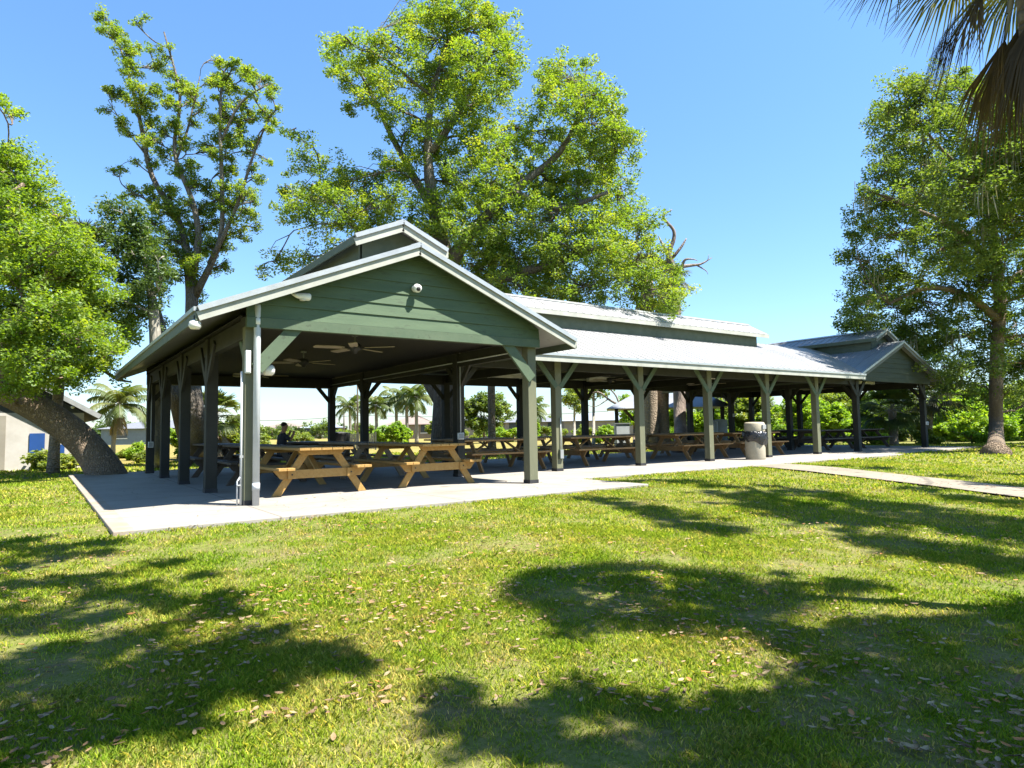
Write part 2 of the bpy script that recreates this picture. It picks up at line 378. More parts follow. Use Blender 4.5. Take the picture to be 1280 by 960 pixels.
post(PW, 0, [(-1,0,-.165,2.02,.80,.2), (0,1,0,2.05,.65,.12)])
for k in range(1, 5):
    br = [(0,-1,-.07,2.02,.62,.13)] + ([(0,1,-.07,2.02,.62,.13)] if k < 4 else [(1,0,0,2.05,.6,.12)])
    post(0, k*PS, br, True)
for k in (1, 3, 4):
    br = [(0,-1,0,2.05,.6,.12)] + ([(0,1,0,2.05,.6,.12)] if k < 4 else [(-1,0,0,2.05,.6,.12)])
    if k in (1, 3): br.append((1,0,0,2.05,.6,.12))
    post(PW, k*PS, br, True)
for k in range(6):
    x = PAX+k*PB if k < 5 else X3
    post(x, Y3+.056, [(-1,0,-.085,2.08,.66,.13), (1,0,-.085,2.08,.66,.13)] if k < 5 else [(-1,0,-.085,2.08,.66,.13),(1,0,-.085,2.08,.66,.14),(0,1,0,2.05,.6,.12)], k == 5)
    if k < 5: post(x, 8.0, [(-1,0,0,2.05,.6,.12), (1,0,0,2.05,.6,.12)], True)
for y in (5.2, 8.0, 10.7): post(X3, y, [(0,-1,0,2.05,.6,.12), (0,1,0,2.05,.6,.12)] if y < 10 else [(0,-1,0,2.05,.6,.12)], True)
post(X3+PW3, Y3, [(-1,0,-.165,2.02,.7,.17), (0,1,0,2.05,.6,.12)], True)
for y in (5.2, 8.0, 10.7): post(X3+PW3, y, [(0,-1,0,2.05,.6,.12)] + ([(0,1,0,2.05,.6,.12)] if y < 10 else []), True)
# ------------------------------------------------------------------ fittings
t = empty('drain_pipe', (.06,-.19,0), 0, 'pale grey vertical pipe strapped to the nearest corner post', 'pipe')
MB().tube([(0,0,0),(0,0,2.93),(.0,.02,3.0)], .05, 14).build('pipe', m_pvc, t, True)
MB().lathe([(.056,0),(.056,.11)], (0,0,.22), 14).build('coupling', m_pvc, t, True)
MB().lathe([(.056,0),(.056,.09)], (0,0,2.68), 14).build('coupling', m_white, t, True)
t = empty('conduit', (-.13,-.09,0), 0, 'thin grey conduit with tap running down the nearest corner post', 'conduit')
MB().tube([(0,0,.02),(0,0,1.98)], .016, 8).build('pipe', m_pvc, t, True)
MB().tube([(0,0,.30),(-.03,-.02,.30),(-.06,-.03,.30)], .012, 8).build('tap', m_grey, t, True)
MB().tube([(-.05,0,.02),(-.05,0,.36),(-.01,0,.42)], .012, 8).build('side_pipe', m_pvc, t, True)
MB().box(-.02,.03,-.015,.02,.7,.74).build('clip', m_grey, t)
t = empty('switch_box', (-.02,-.12,2.12), 0, 'white rectangular switch box high on the nearest corner post', 'electrical box')
MB().box(-.075,.0,-.05,.02,-.17,.17).build('box', m_white, t, bevel=.008)
MB().box(-.07,-.005,-.058,-.05,-.15,.15).build('cover', m_glass, t, bevel=.002)
def flood(loc, rz, label, tilt=0):
    t = empty('flood_light', loc, rz, label, 'flood light', 'floodlights on the pavilion')
    MB().lathe([(.045,0),(.045,.03)], (0,0,0), 12).build('mount', m_white, t, True)
    MB().tube([(0,0,0),(.07,0,-.03)], .015, 8).build('arm', m_white, t, True)
    h = MB().tube([(.06,0,-.03),(.12,0,-.045),(.22,0,-.05),(.32,0,-.045),(.34,0,-.045)], [.02,.035,.055,.06,.05], 12).build('lamp_head', m_white, t, True)
    MB().lathe([(.045,0),(.05,.012)], (.22,0,-.112), 12).build('lens', m_glass, h, True)
flood((.48,-.33,3.2), .1, 'long white floodlight under the left slope of the near gable')
t = empty('corner_light', (-.83,-.40,2.65), 0, 'small cream lamp hanging at the left eave corner of near gable', 'lamp')
MB().box(-.02,.02,-.02,.02,-.02,.06).build('bracket', m_black, t)
MB().lathe([(.03,0),(.075,-.03),(.085,-.09),(.06,-.13)], (0,0,0), 14).build('lamp_shade', m_glass, t, True)
t = empty('security_camera', (2.66,-.225,3.50), 0, 'round white security camera mounted in the middle of near gable', 'security camera')
MB().tube([(0,.0,0),(0,-.06,0)], [.06,.06], 18).build('base', m_white, t, True)
h = MB().tube([(0,-.05,0),(0,-.09,-.005),(.0,-.14,-.02),(.0,-.155,-.025)], [.05,.075,.07,.045], 18).build('dome', m_white, t, True)
MB().tube([(0,-.15,-.025),(0,-.168,-.028)], [.042,.03], 16).build('lens', m_black, h, True)
t = empty('wall_light', (.16,.0,2.02), 0, 'stubby white lantern on the inner side of the nearest corner post', 'lamp')
MB().tube([(-.06,0,0),(.03,0,0)], [.075,.075], 12).build('base', m_grey, t, True)
MB().tube([(.03,0,0),(.06,0,0),(.17,0,0),(.2,0,0)], [.07,.085,.085,.06], 14).build('glass', m_glass, t, True)
# junction boxes
def jbox(loc, size, label, cat='electrical box', pipe=None, m=None):
    t = empty('junction_box', loc, 0, label, cat, 'boxes on the posts'); a, b, c = size
    MB().box(-a/2,a/2,-b/2,b/2,-c/2,c/2).build('box', m or m_white, t, bevel=.006)
    MB().box(-a/2+.012,a/2-.012,-b/2-.006,-b/2,-c/2+.015,c/2-.015).build('cover', m_grey, t)
    if pipe: MB().tube([(0,0,c/2),(0,0,pipe)], .013, 8).build('pipe', m_pvc, t, True)
jbox((.0,4*PS-.125,.80), (.13,.06,.16), 'white outlet box on the farthest left post of the near section', pipe=1.7)
jbox((PW-.03,PS-.13,.92), (.15,.06,.15), 'white outlet box on the inner post behind the near right post', pipe=1.9)
jbox((PAX+.02,Y3-.075,.42), (.12,.06,.24), 'grey green outlet box low on the first middle post', m=m_trim, pipe=.9)
jbox((X3+PW3,Y3-.13,1.0), (.16,.06,.14), 'white outlet box on the far right corner post')
jbox((X3,8-.13,1.5), (.12,.06,.14), 'white box on a dark rear post of the far section')
jbox((PW-.16,.16,2.58), (.2,.12,.18), 'white junction box under the ceiling by the near right corner', pipe=.2)
# ceiling fans
def fan_proto(loc, rz, label):
    t = empty('ceiling_fan', loc, rz, label, 'ceiling fan', 'ceiling fans under the pavilion')
    MB().lathe([(.06,.24),(.06,.2)], n=14).build('canopy', m_grey, t, True)
    MB().tube([(0,0,.2),(0,0,.06)], .013, 8).build('rod', m_grey, t, True)
    MB().lathe([(.05,.07),(.10,.05),(.115,0),(.10,-.05),(.05,-.08),(.035,-.12)], n=18).build('motor', m_black, t, True)
    for k in range(5):
        a = 2*math.pi*k/5; ca, sa = math.cos(a), math.sin(a); bl = MB()
        def P(r, w, dz): return (ca*r-sa*w, sa*r+ca*w, dz)
        bl.prism([P(.2,-.05,-.03), P(.3,-.07,-.035), P(.72,-.075,-.035), P(.75,0,-.028), P(.72,.075,-.015), P(.3,.07,-.012), P(.2,.05,-.02)], (0,0,.012))
        b = bl.build('blade', m_fan, t)
        MB().beam((ca*.09,sa*.09,-.03), (ca*.24,sa*.24,-.022), .03, .012).build('blade_arm', m_black, b)
    return t
fan_locs = [(2.1,1.05,'ceiling fan nearest the front of the near gabled section'), (2.1,3.95,'second ceiling fan behind the front one in the near section'),
            (2.1,7.6,'rearmost ceiling fan in the near gabled section'), (12.45,5.2,'ceiling fan in the left half of the middle section'), (17.2,5.2,'ceiling fan in the right half of the middle section'), (25.2,5.6,'ceiling fan in the far gabled section')]
f0 = None
for i, (x, y, lb) in enumerate(fan_locs):
    if f0 is None: f0 = fan_proto((x,y,2.6), .5, lb)
    else:
        c = copy_tree(f0); c.location = (x,y,2.6); c.rotation_euler = (0,0,.5+i*.9); c['label'] = lb
# fluorescent tube lights
t0 = None
for i, (x, y, lb) in enumerate([(9.75,2.75,'long tube light left of the second middle post'), (13.35,2.75,'tube light by the third middle post'), (16.6,4.2,'tube light over the tables beside the bin'), (13.4,6.6,'tube light over the rear tables in the middle section'),
                                (20.6,2.9,'tube light at the right end of the middle eave'), (25.2,3.4,'tube light under the far gabled section'), (9.3,6.6,'tube light over the rear tables near the big oak')]):
    if t0 is None:
        t0 = empty('tube_light', (x,y,2.7), 0, lb, 'light', 'tube lights under the pavilion')
        MB().box(-.62,.62,-.07,.07,.06,.13).build('housing', m_white, t0, bevel=.006)
        MB().tube([(-.6,0,.02),(.6,0,.02)], .06, 12).build('diffuser', m_glass, t0, True)
        for s in (-1,1): MB().box(s*.61-.02,s*.61+.02,-.075,.075,-.05,.125).build('end_cap', m_white, t0)
    else:
        c = copy_tree(t0); c.location = (x,y,2.7); c['label'] = lb
t = empty('wire', (0,0,0), 0, 'thin grey conduit run along the inner header beam', 'conduit')
MB().tube([(PW-.07,.3,2.60),(PW-.07,10.6,2.60)], .014, 6).build('pipe', m_pvc, t, True)
MB().tube([(PW-.07,10.7,2.60),(.2,10.7,2.60)], .014, 6).build('pipe', m_pvc, t, True)
# ------------------------------------------------------------------ picnic tables
def table(mat, name='picnic_table'):
    L, tw, th, bz = 2.6, .94, .80, .475
    t = empty(name, (0,0,0))
    tp = MB(); n = 5; bw = tw/n
    for i in range(n): tp.box(-L/2, L/2, -tw/2+i*bw+.004, -tw/2+(i+1)*bw-.004, th-.045, th)
    tp.build('tabletop', mat, t, bevel=.005)
    for s in (-1, 1):
        b = MB()
        for j in range(2): b.box(-L/2, L/2, s*.675-.135+j*.137, s*.675-.135+j*.137+.131, bz-.045, bz)
        b.build('bench', mat, t, bevel=.005)
    for sx in (-1, 1):
        x = sx*(L/2-.32)
        for sy in (-1, 1):
            p = Vector((x, sy*.76, -.02)); q = Vector((x, sy*.22, th-.046)); d = q-p
            # leg cut level at floor and top
            w = .075; mb = MB()
            mb.prism([(x-.022, sy*.76-w, 0), (x-.022, sy*.76+w, 0), (x-.022, sy*.24+w, th-.046), (x-.022, sy*.24-w, th-.046)], (.044,0,0))
            mb.build('leg', mat, t, bevel=.004)
        xo = x+sx*.0225
        MB().prism([(xo,-.82,bz-.046),(xo,.82,bz-.046),(xo,.70,bz-.19),(xo,-.70,bz-.19)], (sx*.042,0,0)).build('seat_support', mat, t, bevel=.004)
        MB().prism([(xo,-.42,th-.046),(xo,.42,th-.046),(xo,.34,th-.13),(xo,-.34,th-.13)], (sx*.042,0,0)).build('top_cleat', mat, t, bevel=.004)
        MB().beam((x-sx*.03,0,bz-.15), (sx*.28,0,th-.06), .04, .085, (0,1,0)).build('diagonal_brace', mat, t, bevel=.003)
        for sy in (-1, 1):   # bolt blocks seen on the outer face
            mb = MB(); mb.prism([(xo+sx*.043, sy*.52-.07, bz-.19),(xo+sx*.043, sy*.52+.07, bz-.19),(xo+sx*.043, sy*.52+.07, bz-.048),(xo+sx*.043, sy*.52-.07, bz-.048)], (sx*.03,0,0))
            cl = mb.build('block', mat, t, bevel=.003)
            MB().tube([(xo+sx*.073, sy*.52, bz-.12),(xo+sx*.080, sy*.52, bz-.12)], .014, 8).build('bolt', m_black, cl)
    return t
P = {k: table(m) for k, m in (('pine',m_pine), ('aged',m_pineB), ('red',m_red), ('brown',m_redB), ('old',m_old))}
used = set()
def put(kind, x, y, rz, label, grp='picnic tables under the pavilion'):
    if kind in used: t = copy_tree(P[kind])
    else: t = P[kind]; used.add(kind)
    t.location = (x+rnd.uniform(-.06,.06), y+(rnd.uniform(-.08,.08) if y > 2.5 else 0), .002); t.rotation_euler = (0,0,rz+(rnd.uniform(-.04,.04) if y > 2.5 else 0)); tag(t, label, 'picnic table', grp)
    return t
H2 = math.pi/2
put('pine', 1.44, 1.93, H2+.01, 'new yellow pine picnic table nearest the pipe at the left corner post')
put('pine', 3.80, 1.95, H2-.015, 'new yellow pine picnic table nearest the front right corner post')
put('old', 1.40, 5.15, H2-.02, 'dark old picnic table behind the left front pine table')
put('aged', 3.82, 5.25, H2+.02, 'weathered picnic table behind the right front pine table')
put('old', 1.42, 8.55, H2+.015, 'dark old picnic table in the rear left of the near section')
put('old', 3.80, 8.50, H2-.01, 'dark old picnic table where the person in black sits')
put('red', 7.30, 4.15, .012, 'red brown picnic table behind the first middle post')
put('red', 10.75, 4.15, -.015, 'red brown picnic table behind the second middle post')
put('red', 14.80, 4.15, .02, 'red brown picnic table just left of the cream bin')
put('red', 18.00, 4.15, -.01, 'red brown picnic table just right of the cream bin')
put('brown', 8.1, 6.75, -.02, 'grey brown rear picnic table beside the big oak trunk')
put('brown', 11.6, 6.75, .015, 'grey brown rear picnic table left of the twin palm trunks')
put('brown', 15.0, 6.75, -.012, 'grey brown rear picnic table right of the twin palm trunks')
put('brown', 18.4, 6.75, .01, 'grey brown rear picnic table nearest the far section')
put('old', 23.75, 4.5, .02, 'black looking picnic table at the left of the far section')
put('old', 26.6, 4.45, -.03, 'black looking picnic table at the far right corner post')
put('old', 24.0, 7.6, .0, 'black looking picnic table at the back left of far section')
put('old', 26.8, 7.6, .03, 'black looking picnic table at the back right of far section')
# ------------------------------------------------------------------ litter bin with liner
def bin_can():
    t = empty('litter_bin', (15.42,1.98,0), .25, 'cream concrete litter bin with black bag beside a middle post', 'litter bin')
    MB().lathe([(.285,0),(.295,.03),(.295,.80),(.28,.83)], n=28).build('body', m_conc_can, t, True)
    l = MB().lathe([(.30,.83),(.307,.86),(.302,1.09),(.285,1.125),(.24,1.14),(.05,1.145)], n=28).build('lid', m_conc_can, t, True)
    MB().box(-.14,.14,-.315,-.27,.92,1.06).build('flap', m_grey, l, bevel=.01)
    b = MB(); prof = []
    n = 40; rings = []
    base = 0
    zs = [.80,.86,.81,.70,.58,.47]
    for i, z in enumerate(zs):
        for k in range(n):
            a = 2*math.pi*k/n; droop = .10*math.sin(a*1.0+2.2)+.03*math.sin(a*5)
            r = (.298,.325,.350,.365,.350,.305)[i]+.022*math.sin(a*9+i*1.7)+rnd.uniform(-.012,.012)
            b.v.append((r*math.cos(a), r*math.sin(a), z-(droop*max(0,i-1)/4)))
    for i in range(len(zs)-1):
        for k in range(n): b.f.append((i*n+k, i*n+(k+1)%n, (i+1)*n+(k+1)%n, (i+1)*n+k))
    b.build('bin_bag', m_bag, t, True)
bin_can()
# ------------------------------------------------------------------ vegetation
def leaf_cloud(clumps, per, size, rng, flat=.75, droop=.15, spread=1.0):
    """clumps (N,4): centre and radius. Returns diamond leaves around every clump centre."""
    c = np.repeat(clumps[:, :3], per, 0); r = np.repeat(clumps[:, 3], per)
    n = len(c); p = rng.normal(size=(n,3)); p *= (rng.random(n)**.45/np.linalg.norm(p, axis=1))[:,None]; p[:,2] *= flat
    p = c+p*r[:,None]*spread
    d = rng.normal(size=(n,3)); d[:,2] = d[:,2]*.55-droop; d /= np.linalg.norm(d, axis=1)[:,None]
    u = rng.normal(size=(n,3)); u[:,2] += 1.3; b = np.cross(d, u); b /= np.linalg.norm(b, axis=1)[:,None]+1e-9
    l = size*rng.uniform(.65, 1.3, n)[:,None]; w = l*rng.uniform(.38,.55,n)[:,None]
    v = np.stack([p-d*l*.5, p+b*w*.5, p+d*l*.5, p-b*w*.5], 1).reshape(-1,3)
    f = np.arange(4*n).reshape(-1,4)
    ct = np.repeat(rng.random(len(clumps)), per); tint = np.clip(.55*ct+.45*rng.random(n), 0, 1)
    return v, f, tint
def curve_pts(a, b, sag, rng, n=5, wob=.08):
    a, b = np.array(a, float), np.array(b, float); L = np.linalg.norm(b-a); out = []
    o = rng.normal(size=3)*wob*L; o2 = rng.normal(size=3)*wob*L*.5
    for i in range(n+1):
        t = i/n; out.append(a+(b-a)*t+o*math.sin(math.pi*t)+o2*math.sin(2*math.pi*t)+np.array([0,0,sag*L*math.sin(math.pi*t)]))
    return out
def smooth_path(pts, m=4):
    """Catmull-Rom through (x,y,z,r) rows"""
    P_ = np.array(pts, float); P_ = np.vstack([2*P_[0]-P_[1], P_, 2*P_[-1]-P_[-2]]); out = []
    for i in range(1, len(P_)-2):
        for k in range(m):
            t = k/m; a, b, c, d = P_[i-1], P_[i], P_[i+1], P_[i+2]
            out.append(.5*((2*b)+(c-a)*t+(2*a-5*b+4*c-d)*t*t+(3*b-3*c+d-a)*t**3))
    out.append(P_[-2]); out = np.array(out); out[:,3] = np.maximum(out[:,3], .008); return out
def tree(name, label, cat, skel, blobs, lm, bm, leaf=.12, per=46, dens=1.0, clump=.42, seed=1, group=None, limb_r=.05, flat=.75, flare=True, crown_name='crown', twigs=True, moss=None, sub=1.0):
    """skel: list of rows (x,y,z,r) paths, the first one is the trunk from the ground. blobs: (x,y,z,r,density)"""
    rng = np.random.default_rng(seed); paths = [smooth_path(s) for s in skel]
    base = paths[0][0]; t = empty(name, tuple(base[:3]), 0, label, cat, group); B0 = base[:3].copy()
    mb = MB(); allp = []
    for i, p in enumerate(paths):
        r = p[:,3].copy()
        if i == 0 and flare:
            hgt = np.linalg.norm(p[:,:3]-p[0,:3], axis=1); r *= 1+.45*np.exp(-hgt/(r[0]*1.4))
        mb.tube([tuple(q[:3]-B0) for q in p], list(r), 14 if p[0,3] > .12 else 8); allp.append(p)
    nodes = np.vstack(allp); clumps = []
    for (x, y, z, r, dn) in blobs:
        c = np.array([x, y, z]); e = nodes[:,:3]; dd = np.linalg.norm(e-c, axis=1)+.9*np.maximum(0, e[:,2]-z+.3)
        j = int(np.argmin(dd)); a = e[j]; ra = min(nodes[j,3]*.6, limb_r*.7+.008*np.linalg.norm(c-a))
        lp = curve_pts(a, c, .06, rng, 5, .09); mb.tube([tuple(q-B0) for q in lp], list(np.linspace(ra, .022, 6)), 6)
        nodes = np.vstack([nodes, [[*q, .03] for q in lp[2:]]])
        k = max(3, int(dn*dens*7.5*(r/clump)**1.75*.5))
        q = rng.normal(size=(k,3)); q *= (rng.random(k)**.38/np.linalg.norm(q,axis=1))[:,None]; q[:,2] *= .85
        q *= np.where(rng.random(k) < .16, 1.4, 1.0)[:,None]; cc = c+q*r
        for m in range(k):
            clumps.append([*cc[m], clump*rng.uniform(.6,1.25)])
            if twigs and m % 2 == 0:
                st = lp[rng.integers(2, 6)]; mb.tube([tuple(w-B0) for w in curve_pts(st, cc[m], .05, rng, 2, .1)], [.018,.012,.006], 4, False)
    mb.build('trunk', bm, t, True)
    if clumps:
        clumps = np.array(clumps); v, f, ti = leaf_cloud(clumps, per, leaf, rng, flat)
        raw_mesh(crown_name, v-B0, f, lm, t, ti)
        if moss:
            pick = clumps[rng.random(len(clumps)) < moss]; vs = []; 
            for c in pick:
                for k in range(14):
                    p = c[:3]+rng.normal(size=3)*c[3]*.5; L = rng.uniform(.3,1.0); w = rng.uniform(.012,.03); dx = rng.normal(size=3)*.06; a = rng.uniform(0,6.28)
                    s = np.array([math.cos(a),math.sin(a),0])*w; vs += [p-s, p+s, p+dx+np.array([0,0,-L])+s*.3, p+dx+np.array([0,0,-L])-s*.3]
            vs = np.array(vs); tag(raw_mesh('hanging_moss', vs-B0, np.arange(len(vs)).reshape(-1,4), l_moss, t, rng.random(len(vs)//4)), kind='stuff')
    return t
def pxs(D, rows, spread=0., seed=0, dens=1.0):
    """blobs from a survey of crown lobes: (u, v, radius, depth offset or None, density)"""
    rng = np.random.default_rng(seed); out = []
    for row in rows:
        u, v, r = row[:3]; dz = row[3] if len(row) > 3 and row[3] is not None else rng.uniform(-spread, spread)
        dn = row[4] if len(row) > 4 else 1.0
        w = W(u, v, D+dz); out.append((*w, r*(D+dz)/F_PX, dn*dens))
    return out
def sk(D, rows):
    """limb path rows (u, v, depth offset, radius); a row with v None stands on the ground"""
    out = []
    for u, v, dz, r in rows:
        if v is None:
            w = W(u, 560, D+dz); k = (w-CAM); 
            g = ground_at(u, 537.0+829.0*1.12/(D+dz), -.07); out.append((g[0], g[1], zgf(g[0], g[1])-.05, r))
        else: out.append((*W(u, v, D+dz), r))
    return out
# --- the big live oak behind the pavilion
D = 24.4
big = sk(D, [(556,None,0,.50),(556,540,0,.47),(558,480,0,.45),(560,400,0,.42),(556,330,-.2,.36),(545,270,-.3,.26),(535,200,-.2,.17),(540,120,0,.10),(560,50,0,.05)])
sk2 = [sk(D,[(550,500,.2,.28),(533,470,.6,.26),(515,430,1.2,.22),(480,330,2,.15),(430,270,2.5,.09),(390,230,2.6,.05)]),
       sk(D,[(556,340,-.2,.30),(590,290,-.8,.22),(640,240,-1.2,.16),(700,190,-1,.11),(730,130,-.8,.06)]),
       sk(D,[(558,380,0,.28),(620,350,-1,.2),(690,330,-1.4,.14),(760,310,-1,.1),(810,345,-.6,.06)]),
       sk(D,[(545,270,-.3,.18),(500,190,.8,.12),(470,130,1.2,.08),(445,80,1.4,.04)]),
       sk(D,[(540,190,-.2,.14),(580,130,-.5,.1),(610,70,-.6,.05)]),
       sk(D,[(640,240,-1.2,.13),(700,260,-2,.1),(760,240,-2.2,.06)])]
rows = [(450,62,30),(432,92,24,None,.8),(462,98,34),(430,45,18,None,.7),(480,120,34,None,.8),(415,72,16,None,.6),(445,130,22,None,.6),(500,60,30),(520,30,32),(545,50,42),(565,15,36),(590,40,44),(615,30,30),(630,65,30),(600,85,42),(570,90,40),(640,95,24,None,.8),(545,100,36),(520,105,30,None,.8),(585,135,36,None,.9),(620,120,30,None,.8),(560,150,34,None,.8),
 (505,165,32,None,.8),(535,185,34,None,.9),(500,215,34,None,.7),(585,180,42),(620,185,38),(650,170,34),(570,225,46),(610,235,50),(650,225,46),(550,265,40),(590,280,52),(640,275,52),(690,225,46),(690,275,50),
 (715,100,38),(745,118,34),(690,100,26,None,.9),(700,140,38),(740,155,40),(765,140,24),(770,190,30),(735,195,42),(705,180,34),(760,225,34),(725,240,40),(775,165,22),
 (740,275,44),(780,262,34),(800,285,28),(765,310,42),(800,320,34),(720,310,44),(680,320,50),(640,325,50),(830,350,30),(800,362,34),(760,352,40),(720,355,46),(845,375,18),(830,378,24),
 (385,185,26,None,.35),(370,160,20,None,.25),(395,215,30,None,.6),(430,225,32,None,.9),(420,255,36),(455,245,38),(385,250,28),(365,262,22),(470,275,34),(440,285,30,None,.9),(490,255,30,None,.8),(400,280,24,None,.7),(360,245,14,None,.6),(480,215,26,None,.7),
 (600,330,52),(550,315,44),(520,300,36),(500,290,26),(650,360,50),(690,365,40),(600,370,40),(345,325,20,None,.5),(370,330,24,None,.55),(400,320,22,None,.5),(430,315,24,None,.6),(330,335,12,None,.4)]
tree('live_oak', 'huge bright green oak towering behind the near gable roof', 'tree', [big]+sk2, pxs(D, rows, 2.6, 11), l_mid, b_oak2, .11, 84, 1.25, .32, 11, 'trees around the pavilion')
# --- tall sparse tree left of the near gable
D = 24.
s0 = sk(D, [(246,None,0,.36),(246,540,0,.33),(240,470,0,.29),(240,400,0,.24),(238,350,0,.19),(225,280,.2,.12),(190,220,.4,.09),(175,150,.5,.07),(160,90,.4,.045),(140,30,.3,.02)])
ss = [sk(D,[(236,None,.8,.25),(222,510,.8,.24),(214,470,.8,.2),(208,430,.8,.15),(195,380,.8,.1)]),
      sk(D,[(238,350,0,.16),(248,300,-.2,.12),(240,250,-.3,.09),(218,190,-.2,.07),(225,120,-.1,.05),(205,40,0,.025)]),
      sk(D,[(244,370,0,.14),(275,300,-.6,.09),(277,220,-.8,.07),(275,150,-.8,.05),(280,90,-.8,.03),(300,80,-.8,.02)]),
      sk(D,[(262,330,-.4,.1),(295,260,-1,.06),(318,190,-1.1,.04),(340,140,-1,.02)]),
      sk(D,[(275,180,-.8,.05),(300,130,-.9,.04),(335,105,-.9,.02)]),
      sk(D,[(222,270,.2,.05),(180,248,.2,.035),(152,230,.2,.02),(150,208,.2,.01)]),
      sk(D,[(188,200,.4,.04),(160,165,.4,.025),(135,125,.4,.012)]),
      sk(D,[(220,200,-.2,.05),(235,160,-.2,.04),(250,95,-.2,.015)])]
rows = [(130,22,12),(145,40,14),(155,62,16),(165,85,16),(172,110,14),(180,130,16),(128,38,8),(170,30,8,None,.6),(180,22,8,None,.6),(175,60,8,None,.7),(195,85,12),(190,60,9,None,.6),(205,70,9,None,.7),(150,118,12),(140,112,8),(162,128,9),(196,115,13),(212,95,10,None,.8),(190,150,14),(185,175,15),(200,165,12),(218,130,12),(228,112,10),(215,155,12),(238,128,9),(243,118,8),(205,195,13),(190,205,12),(222,180,11),(232,182,10),
 (276,78,9),(280,98,12),(290,110,14),(305,92,12),(318,100,12),(332,100,10),(342,110,9),(275,125,11),(300,130,12),(310,145,13),(292,150,13),(275,150,12),(328,138,9),(340,152,9),(335,165,7,None,.7),(285,175,14),(268,170,11),(300,170,12),(255,182,11,None,.7),(262,190,10),(285,195,11),(250,140,8,None,.6),
 (190,245,12,None,.8),(215,245,16),(230,215,15),(240,205,12),(245,230,14),(205,265,18),(225,262,18),(262,235,14),(255,260,16),(285,235,14,None,.7),(290,260,16),(310,268,14),(318,250,10,None,.7),(270,280,18),(240,285,20),(210,295,20),(190,280,16),(300,290,14),(280,305,16),(250,310,18),(220,320,18),(190,310,18),(320,285,9,None,.7),(335,200,8,None,.7),(325,225,9,None,.7),(315,240,10,None,.8),(300,250,12),(290,215,12),(278,215,10),(275,250,14),(320,175,9),(310,190,8),(265,310,14),(285,335,12,None,.7),(215,345,16),(180,300,14),(170,290,10,None,.7),(235,330,18),(200,365,14,None,.7),(250,370,12,None,.6),(200,340,18),(235,345,16,None,.7),(265,335,14,None,.7)]
rs_ = np.random.default_rng(77); extra = []
for s_k in [s0]+ss:
    for q_ in smooth_path(s_k, 5):
        if q_[3] < .13 and q_[2] > 4.5 and rs_.random() < .75:
            extra.append((q_[0]+rs_.normal(0,.28), q_[1]+rs_.normal(0,.28), q_[2]+rs_.normal(0,.2), rs_.uniform(.13,.26), .8))
tree('sparse_tree', 'tall thin tree with bare upright branches left of near gable', 'tree', [s0]+ss, [(a_,b_,c_,r_*.86,d_) for a_,b_,c_,r_,d_ in pxs(D, rows, .7, 5)]+extra, l_mid, b_oak2, .09, 36, 1.9, .18, 5, 'trees around the pavilion', .022)
# --- dark oak between the leaning oak and the sparse tree
D = 19.5
s0 = sk(D, [(200,None,0,.21),(198,540,0,.2),(196,480,0,.19),(194,420,0,.16),(188,360,.1,.12),(175,300,.2,.07),(160,260,.2,.04)])
rows = [(150,262,18),(165,275,22),(150,295,22),(178,300,22),(165,320,26),(185,335,24),(160,350,24),(190,365,22),(175,380,22),(150,375,20),(200,350,16),(140,280,12),(205,320,14),(130,262,10),(160,400,16,None,.7),(190,402,12,None,.5)]
tree('dark_oak', 'dark leaved tree on a pale trunk behind the left posts', 'tree', [s0], pxs(D, rows, 1.0, 6), l_dark, b_pale, .11, 80, 1.6, .32, 6, 'trees around the pavilion')
# --- leaning oak at far left
D = 18.6
s0 = sk(D, [(152,640,.2,.50),(131,590,0,.45),(112,562,0,.41),(90,540,-.2,.40),(62,520,-.5,.38),(28,500,-.9,.37),(-10,480,-1.3,.36),(-50,450,-1.6,.36),(-75,390,-1.6,.28),(-60,300,-1.2,.18),(-30,220,-.8,.1)])
ss = [sk(D,[(0,482,-1.2,.26),(20,420,-1.2,.2),(50,360,-1,.14),(80,320,-.8,.08),(110,300,-.6,.04)]), sk(D,[(-50,440,-1.6,.16),(-20,410,-2.0,.09),(20,400,-2.0,.05),(60,405,-1.8,.02)]), sk(D,[(-65,330,-1.3,.16),(-20,270,-1.2,.1),(30,230,-1,.05)]),
      sk(D,[(40,370,-1,.1),(90,430,.6,.07),(140,470,1.0,.05),(165,478,1.2,.02)])]
rows = [(10,195,26),(-15,230,40),(25,225,30),(50,250,32),(15,265,38),(-20,290,45),(45,290,38),(80,272,26),(85,310,32),(50,330,40),(10,330,42),(110,335,28),(125,358,26),(90,350,34),(55,375,40),(15,380,42),(-25,370,45),(100,385,34),(135,390,28),(150,408,20),(165,415,12),(115,415,32),(75,412,38),(35,420,38),(-5,430,40),(60,448,34),(100,445,30),(135,435,24),(20,455,28),(-20,465,30),(85,468,22),(50,478,14),(118,462,16),(30,205,16),(-5,130,14,None,.5),(10,142,10,None,.5),(120,325,18),(8,490,14,1.0,.8),(150,470,12,1.0,.6),(140,455,10,None,.7),(160,425,10),
 (10,480,20,-2.5),(30,455,30,-2.8),(0,430,34,-2.8),(40,400,36,-2.8),(15,350,34,-2.6),(70,380,34,-2.6),(60,310,34,-2.4),(100,425,30,-2.4),(70,455,26,-2.6),(30,300,30,-2.4),(45,485,18,-2.2,.8),(85,480,14,-1.6,.7),(12,250,30,-2.2),(-15,300,40,-2.2),(120,455,16,-1.2,.7),(140,440,16,-.8,.7),
 (-60,260,50),(-70,330,50),(-70,410,45),(-40,200,40)]
tree('leaning_oak', 'bright oak with a thick trunk leaning left at slab corner', 'tree', [s0]+ss, pxs(D, rows, 1.5, 8), l_bright, b_oak, .10, 84, 1.6, .30, 8, 'trees around the pavilion')
